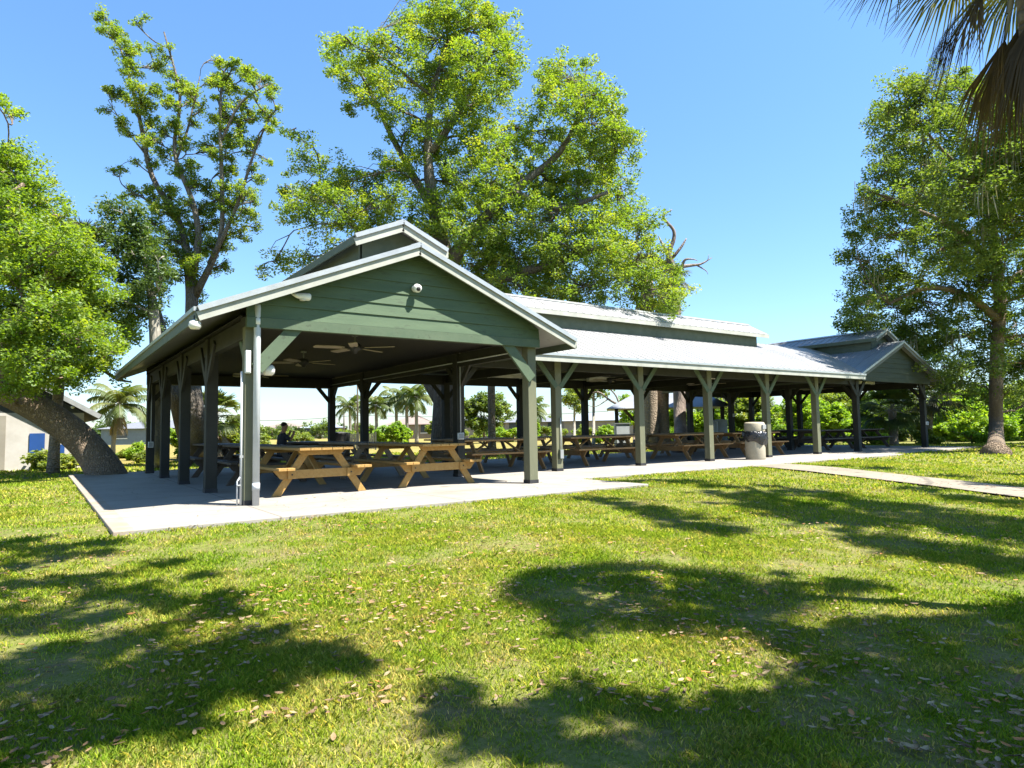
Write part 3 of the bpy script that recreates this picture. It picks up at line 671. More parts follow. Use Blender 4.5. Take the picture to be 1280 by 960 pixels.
# --- dead snag behind the middle roof
D = 30.
s0 = sk(D, [(852,None,0,.30),(850,520,0,.28),(846,420,0,.24),(842,345,0,.19),(836,318,0,.12),(842,300,0,.09),(842,288,0,.075),(834,278,0,.06),(829,270,0,.05),(840,262,0,.02)])
ss = [sk(D,[(841,322,0,.08),(852,308,0,.06),(858,298,0,.03)]), sk(D,[(836,318,0,.08),(828,305,0,.06),(823,295,0,.02)]), sk(D,[(843,350,0,.12),(850,335,.2,.10),(862,332,.3,.08),(876,330,.3,.05),(890,322,.4,.015)]),
      sk(D,[(852,336,.2,.07),(856,325,.1,.06),(866,324,0,.03),(872,326,0,.012)]), sk(D,[(870,331,.3,.04),(882,338,.3,.02),(885,343,.3,.01)]), sk(D,[(876,330,.3,.03),(884,326,.2,.02),(886,318,.2,.008)])]
rows = [(834,328,9),(840,340,10),(846,352,9,None,.7)]
tree('dead_tree', 'bare dead tree top with twisted limbs above the middle roof', 'tree', [s0]+ss, pxs(D, rows, .3, 9), l_mid, b_dead, .11, 30, 1.5, .2, 9, 'trees around the pavilion', .02)
# --- right oak
D = 29.2
s0 = sk(D, [(1245,None,0,.32),(1245,540,0,.28),(1245,490,0,.26),(1246,440,0,.25),(1250,380,0,.24),(1245,320,0,.2),(1235,250,0,.15),(1230,180,0,.1),(1220,130,0,.05)])
ss = [sk(D,[(1248,400,0,.18),(1210,370,-1,.14),(1160,360,-1.6,.1),(1110,380,-1.8,.06)]), sk(D,[(1247,340,0,.16),(1200,290,-1,.12),(1140,260,-1.4,.08),(1090,240,-1.4,.04)]), sk(D,[(1250,360,0,.18),(1300,330,1,.14),(1360,330,1,.1)]),
      sk(D,[(1240,270,0,.12),(1290,220,.5,.1),(1330,200,.5,.06)]), sk(D,[(1236,240,0,.1),(1180,190,-1,.07),(1130,130,-1.2,.04)])]
rows = [(1120,110,18,None,.7),(1145,100,20,None,.8),(1165,110,24),(1110,140,18,None,.7),(1140,140,28),(1105,170,20,None,.8),(1130,180,30),(1160,150,30),(1190,110,28),(1220,130,34),(1180,170,36),(1150,210,36),(1110,215,22,None,.8),(1090,225,12,None,.6),(1095,250,20,None,.8),(1075,270,16,None,.7),(1120,250,32),(1100,285,22,None,.8),(1070,300,16,None,.8),(1130,290,34),(1165,250,40),(1200,210,40),(1240,180,38),(1270,150,36),(1290,200,44),(1250,230,44),(1210,260,44),(1175,300,40),(1225,305,46),(1270,270,46),(1300,310,46),
 (1090,325,18,None,.7),(1075,345,16,None,.8),(1115,335,26),(1150,345,34),(1100,365,24),(1075,380,18,None,.8),(1060,400,14,None,.8),(1090,395,22),(1130,385,32),(1170,385,36),(1210,350,42),(1250,350,42),(1295,370,44),(1055,415,10,None,.7),(1110,415,24),(1150,420,30),(1190,425,32),(1230,400,36),(1270,420,40),(1170,450,22,None,.8),(1205,460,26),(1240,450,24,None,.8),(1280,460,34),(1300,440,40),(1262,488,16,None,.7),(1290,500,20,None,.8),(1225,480,14,None,.7),(1275,90,30),(1300,110,30),
 (1180,240,50,-5),(1240,220,55,-5),(1290,180,50,-5.5),(1230,150,45,-5),(1290,260,55,-4),(1200,310,45,-4),(1340,230,60,-6),(1340,150,55,-6),(1280,110,45,-5),(1390,200,60,-6),
 (1085,285,20),(1065,318,16),(1080,362,20),(1095,345,24),(1070,385,16),(1085,412,18),(1060,405,14),(1130,430,22),(1155,440,22),(1180,460,22),(1200,478,20),(1170,478,16),(1230,492,18),(1255,470,20),(1125,225,26),(1110,190,24),(1100,150,18),(1085,240,14),(1135,120,22),
 (1340,250,55),(1350,350,55),(1340,430,50),(1330,170,45),(1390,300,50),(1400,400,50)]
tree('live_oak', 'large dull green oak with hanging moss at the far right', 'tree', [s0]+ss, pxs(D, rows, 3.0, 12), l_dull, b_oak, .135, 84, 1.35, .40, 12, 'trees around the pavilion', moss=.02)
# --- palms
def frond_pinnate(mb, leafs, c, az, elev, L, rng, droop=1.0, n=26, lw=.035, ll=.5):
    """one feather frond: arching rachis into mb, leaflets appended to leafs"""
    pts = []; p = np.array(c, float); e = elev; step = L/10
    for i in range(11):
        pts.append(p.copy()); p = p+step*np.array([math.cos(az)*math.cos(e), math.sin(az)*math.cos(e), math.sin(e)]); e -= droop*(.05+.028*i)
    mb.tube([tuple(q) for q in pts], list(np.linspace(.022, .006, 11)), 4, False)
    side = np.array([-math.sin(az), math.cos(az), 0])
    for k in range(n):
        t = 1.2+8.6*k/n; i = int(t); q = pts[i]+(pts[min(i+1,10)]-pts[i])*(t-i); tg = pts[min(i+1,10)]-pts[i]; tg = tg/(np.linalg.norm(tg)+1e-9)
        l = ll*math.sin(math.pi*(.12+.83*k/n))*rng.uniform(.85,1.15)
        for s in (-1,1):
            d = side*s*.85+tg*.45+np.array([0,0,-.35-.3*rng.random()]); d /= np.linalg.norm(d); m = q+d*l*.5+np.array([0,0,.03*l]); tip = q+d*l+np.array([0,0,-.25*l])
            w = tg*lw; leafs += [q-w*.5, q+w*.5, m+w*.5, m-w*.5, m-w*.5, m+w*.5, tip+w*.05, tip-w*.05]
def frond_fan(mb, leafs, c, az, elev, L, rng, R=.8, n=26, droop=.5, lw=.045, spread=2.6):
    """one fan frond: petiole into mb, folded segments into leafs"""
    d0 = np.array([math.cos(az)*math.cos(elev), math.sin(az)*math.cos(elev), math.sin(elev)]); c = np.array(c, float)
    hub = c+d0*L+np.array([0,0,-.12*L]); mb.tube([tuple(c), tuple(c+d0*L*.5), tuple(hub)], [.022,.016,.012], 4, False)
    side = np.array([-math.sin(az), math.cos(az), 0]); nrm = np.cross(d0, side)
    for k in range(n):
        a = spread*(k/(n-1)-.5); d = d0*math.cos(a)+side*math.sin(a)+nrm*rng.uniform(-.05,.05); l = R*(1-.25*abs(a)/spread*2*.6)*rng.uniform(.9,1.08)
        pr = np.cross(d, nrm); pr /= np.linalg.norm(pr)+1e-9; w = pr*lw
        m = hub+d*l*.55+np.array([0,0,-droop*.12*l]); tip = hub+d*l*.9+np.array([0,0,-droop*.55*l*rng.uniform(.6,1.3)])
        leafs += [hub-w*.2, hub+w*.2, m+w*.5, m-w*.5, m-w*.5, m+w*.5, tip+w*.08, tip-w*.08]
def palm(name, label, base, top, r, kind, nf, L, seed, group='palm trees', bark=None, dry=0, dm=None, R=.8, lm=None, seg=26, lw=.045, trunk_curve=None):
    rng = np.random.default_rng(seed); base = np.array(base, float); top = np.array(top, float)
    t = empty(name, tuple(base), 0, label, 'palm tree', group); H = top-base
    tr = MB(); n = 9; rad = [r*(1.25 if i == 0 else 1.0-.12*i/n)*(1+.05*math.sin(i*2.4)) for i in range(n+1)]
    bend = np.array([H[0]*.25, H[1]*.25, 0])
    tr.tube([tuple(H*(i/n)-bend*math.sin(math.pi*i/n)) for i in range(n+1)], rad, 12); tr.build('trunk', bark or b_palm, t, True)
    rb = MB(); lf = []; lfd = []
    ga = 2.39996
    for k in range(nf):
        q = k/max(1,nf-1); el = 1.35-q*1.75+rng.uniform(-.12,.12); az = k*ga+rng.uniform(-.25,.25)
        if kind == 'feather': frond_pinnate(rb, lf, H, az, el, L*rng.uniform(.85,1.1), rng, 1.0, seg, lw, L*.3)
        else: frond_fan(rb, lf, H+np.array([0,0,-.02*k/nf]), az, el, L*rng.uniform(.85,1.1), rng, R, seg, .35+.5*q, lw)
    for k in range(dry):
        az = k*ga+rng.uniform(-.4,.4); el = -.75-rng.uniform(0,.6)
        if kind == 'feather': frond_pinnate(rb, lfd, H+np.array([0,0,-.15]), az, el, L*.8, rng, .3, seg, lw, L*.22)
        else: frond_fan(rb, lfd, H+np.array([0,0,-.2-.2*rng.random()]), az, el, L*rng.uniform(.7,1.0), rng, R*.95, seg, 1.0, lw*.8, 1.3)
    rb.build('frond_stalk', l_palmd if False else b_pale, t, True)
    for nm, arr, m in (('frond', lf, lm or (l_palm if kind == 'feather' else l_fanl)), ('dry_frond', lfd, dm or l_palmd)):
        if len(arr):
            v = np.array(arr); nfc = len(v)//4; per = max(1, nfc//max(1, nf if nm == 'frond' else dry))
            ti = np.clip(np.repeat(rng.random(nfc//per+1), per)[:nfc]*.7+rng.random(nfc)*.3, 0, 1)
            o_f = raw_mesh(nm, v, np.arange(len(v)).reshape(-1,4), m, t, ti)
            if nm == 'dry_frond': o_f['kind'] = 'stuff'
    return t
def gpt(u, D, z=None):
    w = W(u, 560, D); return (w[0], w[1], zgf(w[0], w[1]) if z is None else z)
def palm_at(name, label, ub, ut, vt, D, r, kind, nf, L, seed, **k):
    b = gpt(ub, D); tp = W(ut, vt, D); return palm(name, label, (b[0], b[1], b[2]-.03), tp, r, kind, nf, L, seed, **k)
palm_at('cabbage_palm', 'slim fan palm growing up through the leaning oak crown', 67, 102, 318, 19.9, .15, 'fan', 24, .75, 21, dry=12, R=.75, group='fan palms')
palm_at('queen_palm', 'feathery palm with pale trunk in the field at far left', 141, 149, 506, 36, .13, 'feather', 22, 2.0, 22, dry=3, bark=b_pale, lw=.07, group='feathery palms beyond the field')
# near palm overhanging the top right corner: trunk beyond the frame
pb = gpt(1330, 4.6); pt = W(1280, -150, 4.5)
palm('cabbage_palm', 'close fan palm whose drooping brown fronds fill top right corner', (pb[0], pb[1], pb[2]-.03), (pt[0], pt[1], pt[2]), .10, 'fan', 32, .60, 24, dry=10, R=.68, seg=46, lw=.017, group='fan palms', lm=l_fanl, dm=l_brown)
for i, (u, vt, D, lb) in enumerate([(437,509,75,'small feathery palm left of the dark rear post'), (470,507,62,'leftmost feathery palm of the four left of big oak'), (495,501,64,'second feathery palm from left beside the big oak'), (508,500,60,'third feathery palm from left beside the big oak'), (520,497,58,'feathery palm nearest the big oak trunk'),
                                    (664,514,60,'feathery palm seen past the near right corner post')]):
    palm_at('royal_palm', lb, u+1, u, vt, D, .16, 'feather', 18, 2.1 if i else 2.4, 30+i, bark=b_pale, seg=16, lw=.13, group='feathery palms beyond the field')
palm_at('palm_tree', 'single bare palm trunk seen between near right posts', 615, 614, 330, 27, .16, 'fan', 22, .8, 41, dry=6, group='fan palms')
palm_at('palm_tree', 'left trunk of the twin palms behind the second middle post', 815, 808, 345, 31.5, .34, 'fan', 20, .8, 42, dry=6, group='fan palms')
palm_at('palm_tree', 'right trunk of the twin palms behind the second middle post', 829, 831, 350, 31.9, .32, 'fan', 20, .8, 43, dry=6, group='fan palms')
palm_at('cabbage_palm', 'fan palm with shaggy dry skirt behind the far gable', 1160, 1168, 497, 33, .2, 'fan', 34, 1.0, 44, dry=0, R=1.0, lw=.06, group='fan palms')
palm_at('cabbage_palm', 'fan palm with brown skirt seen under the middle roof', 905, 905, 505, 42, .2, 'fan', 20, .8, 45, dry=0, R=.9, lw=.08, group='fan palms')
palm_at('cabbage_palm', 'low fan palm in shade left of far right corner post', 1118, 1115, 512, 32, .2, 'fan', 26, .9, 46, dry=0, R=1.0, lw=.08, group='fan palms', lm=l_palm)
palm_at('cabbage_palm', 'bushy fan palm behind the three dark left posts', 268, 268, 520, 30, .2, 'fan', 26, .8, 47, dry=10, R=.9, lw=.08, group='fan palms', lm=l_palm)
# --- smaller trees seen under the roofs
def small_tree(label, u, D, vt, hw, vlo, lm, seed, bm=b_oak, name='small_tree', nb=22, leaf=.18, group='trees beyond the pavilion', dens=1.0, r0=.1, lean=0):
    rng = np.random.default_rng(seed); rows = []
    for k in range(nb):
        a = rng.uniform(-1,1); b = rng.uniform(-1,1); 
        if a*a+b*b > 1: a *= .6; b *= .6
        rows.append((u+lean+a*hw*.8, (vt+vlo)/2+b*(vlo-vt)*.42, hw*rng.uniform(.26,.42)))
    s0 = sk(D, [(u,None,0,r0),(u+lean*.3,(545+vlo)/2,0,r0*.85),(u+lean*.6,vlo-4,0,r0*.7),(u+lean,(vt+vlo)/2,0,r0*.4)])
    return tree(name, label, 'tree', [s0], pxs(D, rows, hw*D/F_PX*.7, seed), lm, bm, leaf, 52, dens, max(.28, hw*D/F_PX*.16), seed, group, .03, twigs=False)
small_tree('rounded grey green oak seen between the near right posts', 605, 55, 487, 33, 541, l_dull, 51, leaf=.25)
small_tree('slim paired trunks with light foliage right of first middle post', 718, 45, 478, 16, 520, l_shrub2, 52, b_pale, dens=.7)
small_tree('bright green tree by the leaning bare branch in the middle', 793, 40, 490, 24, 535, l_shrub, 53)
small_tree('pale airy tree high behind the first middle post', 742, 38, 470, 22, 500, l_shrub2, 54, b_pale, dens=.35)
s0 = sk(36, [(810,None,0,.10),(795,530,0,.09),(778,510,0,.075),(762,500,0,.06),(748,490,0,.04),(735,494,0,.02)])
tree('bare_tree', 'leaning bare tree with thin forked branches under the middle roof', 'tree', [s0, sk(36,[(775,507,0,.05),(768,492,.2,.04),(752,478,.3,.02)]), sk(36,[(760,499,0,.035),(745,508,-.2,.02),(732,506,-.2,.01)])], pxs(36,[(745,480,7),(770,482,8),(735,490,5),(758,475,6)],.4,3), l_shrub2, b_dead, .12, 14, .8, .2, 55, 'trees beyond the pavilion')
# --- shrubs
def shrub(label, u, D, vt, hw, lm, seed, name='shrub', leaf=.15, per=34, group='shrubs behind the pavilion', nb=None, dens=1.0, vb=None):
    rng = np.random.default_rng(seed); g = gpt(u, D); hgt = max(.4, W(u, vt, D)[2]-g[2]); R = hw*D/F_PX; blobs = []
    nb = nb or int(8+R*hgt*1.6)
    for k in range(nb):
        x, y = rng.uniform(-1,1), rng.uniform(-1,1); z = rng.uniform(.1, .85)*(1-.35*(x*x)); rr = min(R*.5, hgt*.26)*rng.uniform(.7,1.2)
        w = np.array(g)+RT*x*R*.8+np.array([FW[0],FW[1],0])*y*R*.5; blobs.append((w[0], w[1], g[2]+max(rr*.6, z*hgt), rr, dens))
    t = tree(name, label, 'shrub' if name != 'weed' else 'plant', [[(g[0],g[1],g[2]-.05,.05),(g[0]+.05,g[1],g[2]+hgt*.3,.04),(g[0],g[1]+.05,g[2]+hgt*.6,.02)]], blobs, lm, b_oak, leaf, int(per*1.9), 1.15, max(.22, min(R,hgt)*.2), seed, group, .02, flare=False, crown_name='foliage', twigs=False)
    return t
sh = [(880,40,498,30,l_shrub,'lime shrub behind the third middle post'),(850,40,500,30,l_shrub,'dense lime shrub right of the twin palm trunks'),(935,40,482,30,l_shrub2,'olive tall shrub left of the cream bin'),(965,36,508,26,l_shrub,'lime shrub rising right behind the cream bin'),
      (1000,42,486,32,l_shrub,'tall lime shrub behind the rear posts right of bin'),(1040,38,498,28,l_shrub,'lime shrub behind the last middle post'),(1066,44,478,30,l_shrub2,'olive tall shrub under the far gable left side'),(1100,42,484,34,l_dark,'dark shaded shrub under the far gable'),(1090,34,525,26,l_shrub,'low lime shrub behind the black far tables'),
      (1150,32.5,535,22,l_shrub2,'low olive shrub at the foot of far right post'),(1140,38,500,30,l_dark,'dark shrub beside the far right corner post'),(1195,36,505,30,l_shrub,'lime shrub just right of the far gable'),(1225,38,492,32,l_shrub,'lime shrub left of the far right trunk'),(1265,36,500,34,l_shrub,'lime shrub right of the far right trunk'),(1215,33,530,28,l_shrub,'low lime shrub in front of the far hedge'),
      (1290,40,480,40,l_shrub2,'olive shrub at the right edge of the hedge'),(1180,48,470,40,l_shrub2,'tall pale shrub rising beyond the far palm'),(1250,50,468,50,l_shrub2,'hazy tall shrub line behind the far right oak'),(1340,36,490,45,l_shrub,'lime shrub just beyond the right edge'),
      (905,52,485,40,l_dark,'dark tall shrub far behind the middle section'),(1030,55,470,40,l_shrub2,'pale tall shrub far behind the rear posts'),
      (490,44,528,22,l_shrub,'yellow green bush beside the dark rear posts'),(470,50,534,18,l_shrub,'small yellow bush at the foot of palms'),(430,48,534,12,l_shrub2,'small bush left of the dark slat fence'),(658,62,519,14,l_shrub,'yellow bush seen past the near right post'),(642,58,534,14,l_shrub,'low clipped yellow hedge beyond the right posts'),(735,50,532,16,l_shrub2,'low green bush between the first two middle posts'),(760,46,535,18,l_shrub,'lime bush beside the bare leaning branch'),(545,60,523,10,l_shrub2,'round bush left of the oak trunk'),
      (300,34,518,22,l_shrub2,'spiky olive bush left of the nearest post'),(275,32,528,14,l_shrub2,'yellowish bush between the left dark posts'),(245,33,520,16,l_shrub,'bright bush behind the second dark left post'),(222,31,530,12,l_shrub,'yellow bush between the farthest left posts'),(325,40,530,10,l_shrub2,'small bush just right of nearest post'),
      (172,30,553,11,l_shrub,'leafy weed bush at the dry field edge'),(180,27,570,10,l_shrub2,'yellow weed clump left of farthest left post'),(157,33,572,10,l_shrub2,'straw coloured weed clump by the pale palm'),
      (52,22.4,563,14,l_shrub2,'low bush against the white building'),(85,22.5,566,11,l_shrub2,'low bush by the blue panel'),(1208,41,476,30,l_shrub,'tall lime shrub rising left of the far right trunk'),(1275,42,470,34,l_shrub,'tall lime shrub rising right of the far right trunk'),(1245,44,480,26,l_shrub2,'pale tall shrub directly behind the far right trunk'),(585,66,533,20,l_shrub2,'olive bush before the low white house'),(625,70,533,18,l_shrub,'yellow green bush right of the single bare palm trunk'),(690,70,531,20,l_shrub2,'olive bush past the first middle post'),(765,68,531,26,l_shrub,'wide lime bush before the pale roofed house'),(372,85,534,22,l_shrub2,'low hedge before the far houses right of nearest post'),(112,34,548,8,l_shrub,'small bright bush beyond the leaning trunk')]
for i, (u, D, vt, hw, lm, lb) in enumerate(sh): shrub(lb, u, D, vt, hw, lm, 100+i, leaf=.13+.0016*D)
# far trees along the horizon
far = [(120,90,530,22),(175,95,528,26),(340,120,529,22),(365,125,527,20),(312,120,531,18),(400,118,524,12),(418,130,531,20),(455,120,530,16),(540,110,528,16),(585,125,530,22),(635,120,528,18),(680,120,524,22),(705,110,526,22),(775,100,520,30),(232,110,526,26),(270,115,529,24),(60,100,530,30),(10,100,528,36),(840,90,514,40),(900,95,508,44),(960,95,506,44),(1020,100,505,46),(1100,95,500,50),(1190,90,498,54),(1280,90,496,56)]
for i, (u, D, vt, hw) in enumerate(far):
    g = gpt(u, D, -.06); hgt = W(u, vt, D)[2]+.1; R = hw*D/F_PX; rng = np.random.default_rng(300+i)
    bl = [(g[0]+RT[0]*x*R+rng.uniform(-1,1), g[1]+RT[1]*x*R+rng.uniform(-1,1), max(.5, hgt*rng.uniform(.15,.85)), min(hgt*.33, R*.5), 1.) for x in rng.uniform(-.85,.85,14)]
    tree('far_tree', 'low distant tree in the hazy line beyond the dry field' if u < 800 else 'distant tree standing behind the tall hedge', 'tree', [[(g[0],g[1],g[2],.15),(g[0],g[1],hgt*.3,.12),(g[0],g[1],hgt*.6,.08)]], bl, l_dull if i%3 else l_dark, b_oak, .4, 26, 1., .5+.05*hgt, 300+i, 'distant trees beyond the field' if u < 800 else 'distant trees behind the hedge', twigs=False)
# ------------------------------------------------------------------ trees beside and behind the photographer (they shade the lawn)
SUN = np.array([.887, -1.30, 2.76]); SUN = SUN/np.linalg.norm(SUN)
def over(px, hlo, hhi, r, seed, dn=1.0):
    rng = np.random.default_rng(seed); out = []
    for row in px:
        u, v = row[:2]; rr = row[2] if len(row) > 2 else r
        g = ground_at(u, v, -.15 if v < 700 else -.3); h = rng.uniform(hlo, hhi); p = g+SUN/SUN[2]*h; out.append((*p, rr*rng.uniform(.6,1.15), dn))
    return out
band = [(735,630,.3),(765,634,.35),(800,640,.35),(835,646,.4),(870,655,.45),(905,661,.35),(770,610,.4),(805,607,.45),(850,609,.5),(890,614,.55),(930,622,.6),(975,632,.7),(1020,640,.75),(1065,650,.7),(965,612,.4),(1010,618,.5),(1050,624,.6),
        (1100,632,.7),(1140,630,.7),(1180,640,.8),(1225,648,.8),(1265,655,.8),(1110,668,.45),(1150,676,.5),(1195,683,.5),(1240,688,.5),(1280,690,.5),(1210,620,.5),(1265,625,.7),(1250,606,.5),(1150,612,.5),(1320,660,.9),(1100,590,.4),(1190,597,.5),(1040,588,.35),(1270,594,.6)]
low = [(700,795,.2),(715,770,.22),(735,745,.25),(765,742,.22),(800,762,.28),(840,758,.3),(880,765,.32),(925,762,.32),(965,752,.32),(1010,740,.32),(1055,745,.32),(915,790,.3),(960,800,.32),(1005,808,.35),(1055,812,.38),(1105,790,.3),(1150,808,.38),(1200,815,.4),(1250,790,.4),(1275,760,.3),(1290,830,.5),
       (1020,850,.36),(1070,858,.4),(1130,850,.42),(1190,858,.45),(1250,865,.45),(990,890,.3),(1040,905,.34),(1100,905,.38),(1160,912,.4),(1220,920,.42),(1280,925,.45),(950,915,.26),(900,925,.26),(860,920,.24),(820,905,.22),(780,900,.24),(740,890,.22),(700,905,.18),(650,905,.16),(610,915,.18),(575,880,.14),(555,900,.14),(570,945,.2),(640,955,.22),(720,950,.2),(800,955,.2),(880,950,.22),(960,955,.28),(1040,955,.32),(1130,960,.36),(1220,965,.4)]
oakA = tree('live_oak', 'oak beside the photographer that shades the right of lawn', 'tree', [[(9.6,-14.2,-.5,.45),(9.4,-13.9,2,.4),(9.2,-13.3,4.5,.36),(8.6,-12.5,7.2,.28),(9.5,-11.5,9.5,.16)],[(9.2,-13.3,4.5,.25),(6.5,-12.6,6.5,.18),(4.5,-11.8,7.4,.1)],[(8.6,-12.5,7.2,.2),(10,-10,10.5,.14),(12,-8.5,12,.07)]],
     over(band, 11.2, 13.2, .5, 61, .95)+over(low, 6.6, 8.2, .3, 62, .68), l_mid, b_oak, .15, 22, 1.7, .18, 61, 'trees around the pavilion', .03, twigs=False, sub=1)
lowL = [(15,690,.3),(55,697,.3),(100,692,.26),(130,705,.2),(45,730,.28),(20,760,.35),(80,755,.32),(125,765,.3),(170,772,.28),(215,782,.28),(255,792,.2),(180,735,.14),(205,728,.12),(110,720,.18),(50,800,.3),(100,800,.28),(150,830,.3),(195,850,.3),(240,858,.3),(290,850,.3),(335,845,.3),(375,842,.22),(300,822,.22),(345,815,.18),(60,840,.3),(20,870,.36),(75,885,.34),(130,880,.28),(30,920,.36),(90,930,.34),(150,925,.25),(180,905,.2),(10,960,.4),(-40,720,.4),(-50,800,.4),(-60,880,.5),(420,850,.12),(235,745,.1),(270,770,.1),(210,890,.2),(260,885,.16)]
oakB = tree('live_oak', 'oak behind the photographer that shades the left of lawn', 'tree', [[(-3.2,-15.5,-.5,.42),(-3.2,-15.2,2,.38),(-3,-14.5,4.5,.33),(-2.5,-13,6.6,.24),(-1.2,-10.5,7.8,.14),(-.6,-8,8,.06)]],
     over(lowL, 7.2, 8.6, .3, 63, .85), l_mid, b_oak, .15, 22, 1.5, .18, 63, 'trees around the pavilion', .03, twigs=False)
# ------------------------------------------------------------------ ground
def axis(lo, hi, step, far):
    a = list(np.arange(lo, hi+.01, step)); s = step; x = a[-1]
    while x < far: s *= 1.5; x += s; a.append(x)
    s = step; x = a[0]
    while x > -far: s *= 1.5; x -= s; a.insert(0, x)
    return np.array(a)
xs, ys = axis(-14, 36, 1.0, 2600), axis(-18, 30, 1.0, 2600)
X, Y = np.meshgrid(xs, ys); Z = zg(X, Y); V = np.stack([X, Y, Z], -1).reshape(-1,3); nx = len(xs)
I = np.arange(len(ys)-1)[:,None]*nx+np.arange(nx-1)[None,:]
Fq = np.stack([I, I+1, I+nx+1, I+nx], -1).reshape(-1,4)
def ground_colors(t, pos):
    """lawn: mottled greens, straw and bare soil patches; dry yellow field beyond"""
    n1 = t.noise(pos, .55, 5, .6); n2 = t.noise(pos, 2.3, 5, .65); n3 = t.noise(pos, 9, 4, .65)
    g = t.mix(t.ramp(n1, [(.35,0.),(.65,1.)]), (.155,.24,.022), (.25,.285,.040))
    g = t.mix(t.ramp(n2, [(.47,0.),(.70,.8)]), g, (.34,.30,.11))
    g = t.mix(t.ramp(n3, [(.55,0.),(.75,.5)]), g, (.08,.13,.02))
    return g, n1, n2, n3
t = NT('lawn'); p = t.n('ShaderNodeBsdfPrincipled'); t.l(p.outputs[0], t.out.inputs[0]); geo = t.n('ShaderNodeNewGeometry'); pos = geo.outputs['Position']
g, n1, n2, n3 = ground_colors(t, pos)
soil = t.mix(t.noise(pos, 14, 4), (.15,.11,.07), (.22,.165,.10))
g = t.mix(t.ramp(t.math('ADD', t.math('MULTIPLY', n2, .6), t.math('MULTIPLY', n3, .4)), [(.52,0.),(.66,.75)]), g, soil)
sp = t.n('ShaderNodeSeparateXYZ'); t.l(pos, sp.inputs[0])
fy = t.math('ADD', sp.outputs['Y'], t.math('MULTIPLY', n1, 4.0)); ff = t.math('MULTIPLY', t.math('SUBTRACT', fy, 16.5), .5); ff = t.ramp(ff, [(0.,0.),(1.,1.)])
field = t.mix(t.ramp(t.noise(pos, .16, 5, .6), [(.35,0.),(.65,1.)]), (.27,.21,.065), (.21,.185,.055)); field = t.mix(t.ramp(n2, [(.5,0.),(.7,.6)]), field, (.29,.23,.10))
g = t.mix(ff, g, field)
# worn sandy ground near the far right oak
dx = t.math('SUBTRACT', sp.outputs['X'], 29.5); dy = t.math('SUBTRACT', sp.outputs['Y'], .6); dd = t.math('SQRT', t.math('ADD', t.math('MULTIPLY', dx, t.math('MULTIPLY', dx, .10)), t.math('MULTIPLY', dy, t.math('MULTIPLY', dy, .6))))
g = t.mix(t.math('MULTIPLY', t.ramp(t.math('ADD', dd, n2), [(.0,1.),(.99,1.),(1.,0.)]) , .0), g, soil)
wf = t.ramp(t.math('SUBTRACT', 2.6, t.math('ADD', dd, n2)), [(.1,0.),(.6,.85)]); g = t.mix(wf, g, (.33,.25,.15))
t.l(g, p.inputs['Base Color']); p.inputs['Roughness'].default_value = .95; p.inputs['Specular IOR Level'].default_value = .1
th = t.ramp(t.noise(pos, 30, 3, .6), [(.35,0.),(.6,1.)]); lawnm = t.math('SUBTRACT', 1.0, ff); g0 = t.mix(th, (.085,.09,.024), (.185,.15,.075)); g = t.mix(t.math('MULTIPLY', lawnm, .62), g, g0); t.l(g, p.inputs['Base Color'])
b = t.n('ShaderNodeBump'); b.inputs['Strength'].default_value = .9; b.inputs['Distance'].default_value = .05; t.l(t.math('ADD', t.noise(pos, 22, 5, .7), n3), b.inputs['Height']); t.l(b.outputs[0], p.inputs['Normal'])
gr = raw_mesh('ground', V, Fq, t.m); gr['kind'] = 'structure'; gr.data.shade_smooth()
# slab
t = NT('concrete'); p = t.n('ShaderNodeBsdfPrincipled'); t.l(p.outputs[0], t.out.inputs[0]); geo = t.n('ShaderNodeNewGeometry'); pos = geo.outputs['Position']
c = t.mix(t.ramp(t.noise(pos, 1.1, 5, .65), [(.3,0.),(.7,1.)]), (.285,.262,.225), (.225,.207,.178)); c = t.mix(t.ramp(t.noise(pos, 7, 5, .7), [(.55,0.),(.75,.5)]), c, (.19,.175,.15)); c = t.mix(t.ramp(t.noise(pos, 26, 2, .5), [(.70,0.),(.74,.6)]), c, (.16,.13,.10))
sp = t.n('ShaderNodeSeparateXYZ'); t.l(pos, sp.inputs[0]); lines = None
for axis_, per, off in (('X', 2.713, .04), ('Y', 2.713, .4)):
    m = t.math('ABSOLUTE', t.math('SUBTRACT', t.math('FRACT', t.math('DIVIDE', t.math('ADD', sp.outputs[axis_], off), per)), .5)); l = t.math('GREATER_THAN', m, .4945); lines = l if lines is None else t.math('MAXIMUM', lines, l)
c = t.mix(t.math('MULTIPLY', lines, .7), c, (.11,.095,.08))
vc = t.n('ShaderNodeTexVoronoi', feature='DISTANCE_TO_EDGE'); vc.inputs['Scale'].default_value = .33; wn_ = t.n('ShaderNodeTexNoise'); wn_.inputs['Scale'].default_value = 1.5; t.l(pos, wn_.inputs['Vector']); ws_ = t.n('ShaderNodeVectorMath', operation='SCALE'); ws_.inputs['Scale'].default_value = .7; t.l(wn_.outputs['Color'], ws_.inputs[0]); wa_ = t.n('ShaderNodeVectorMath', operation='ADD'); t.l(pos, wa_.inputs[0]); t.l(ws_.outputs[0], wa_.inputs[1]); t.l(wa_.outputs[0], vc.inputs['Vector'])
c = t.mix(t.math('MULTIPLY', t.math('LESS_THAN', vc.outputs['Distance'], .0022), .6), c, (.10,.085,.07))
c = t.mix(t.ramp(t.noise(pos, .45, 6, .7), [(.56,0.),(.68,.4)]), c, (.15,.13,.10))
edge = t.math('MULTIPLY', t.math('LESS_THAN', sp.outputs['X'], -1.66), t.ramp(t.noise(pos, 3, 4), [(.4,.0),(.6,.8)])); c = t.mix(edge, c, (.27,.19,.13))
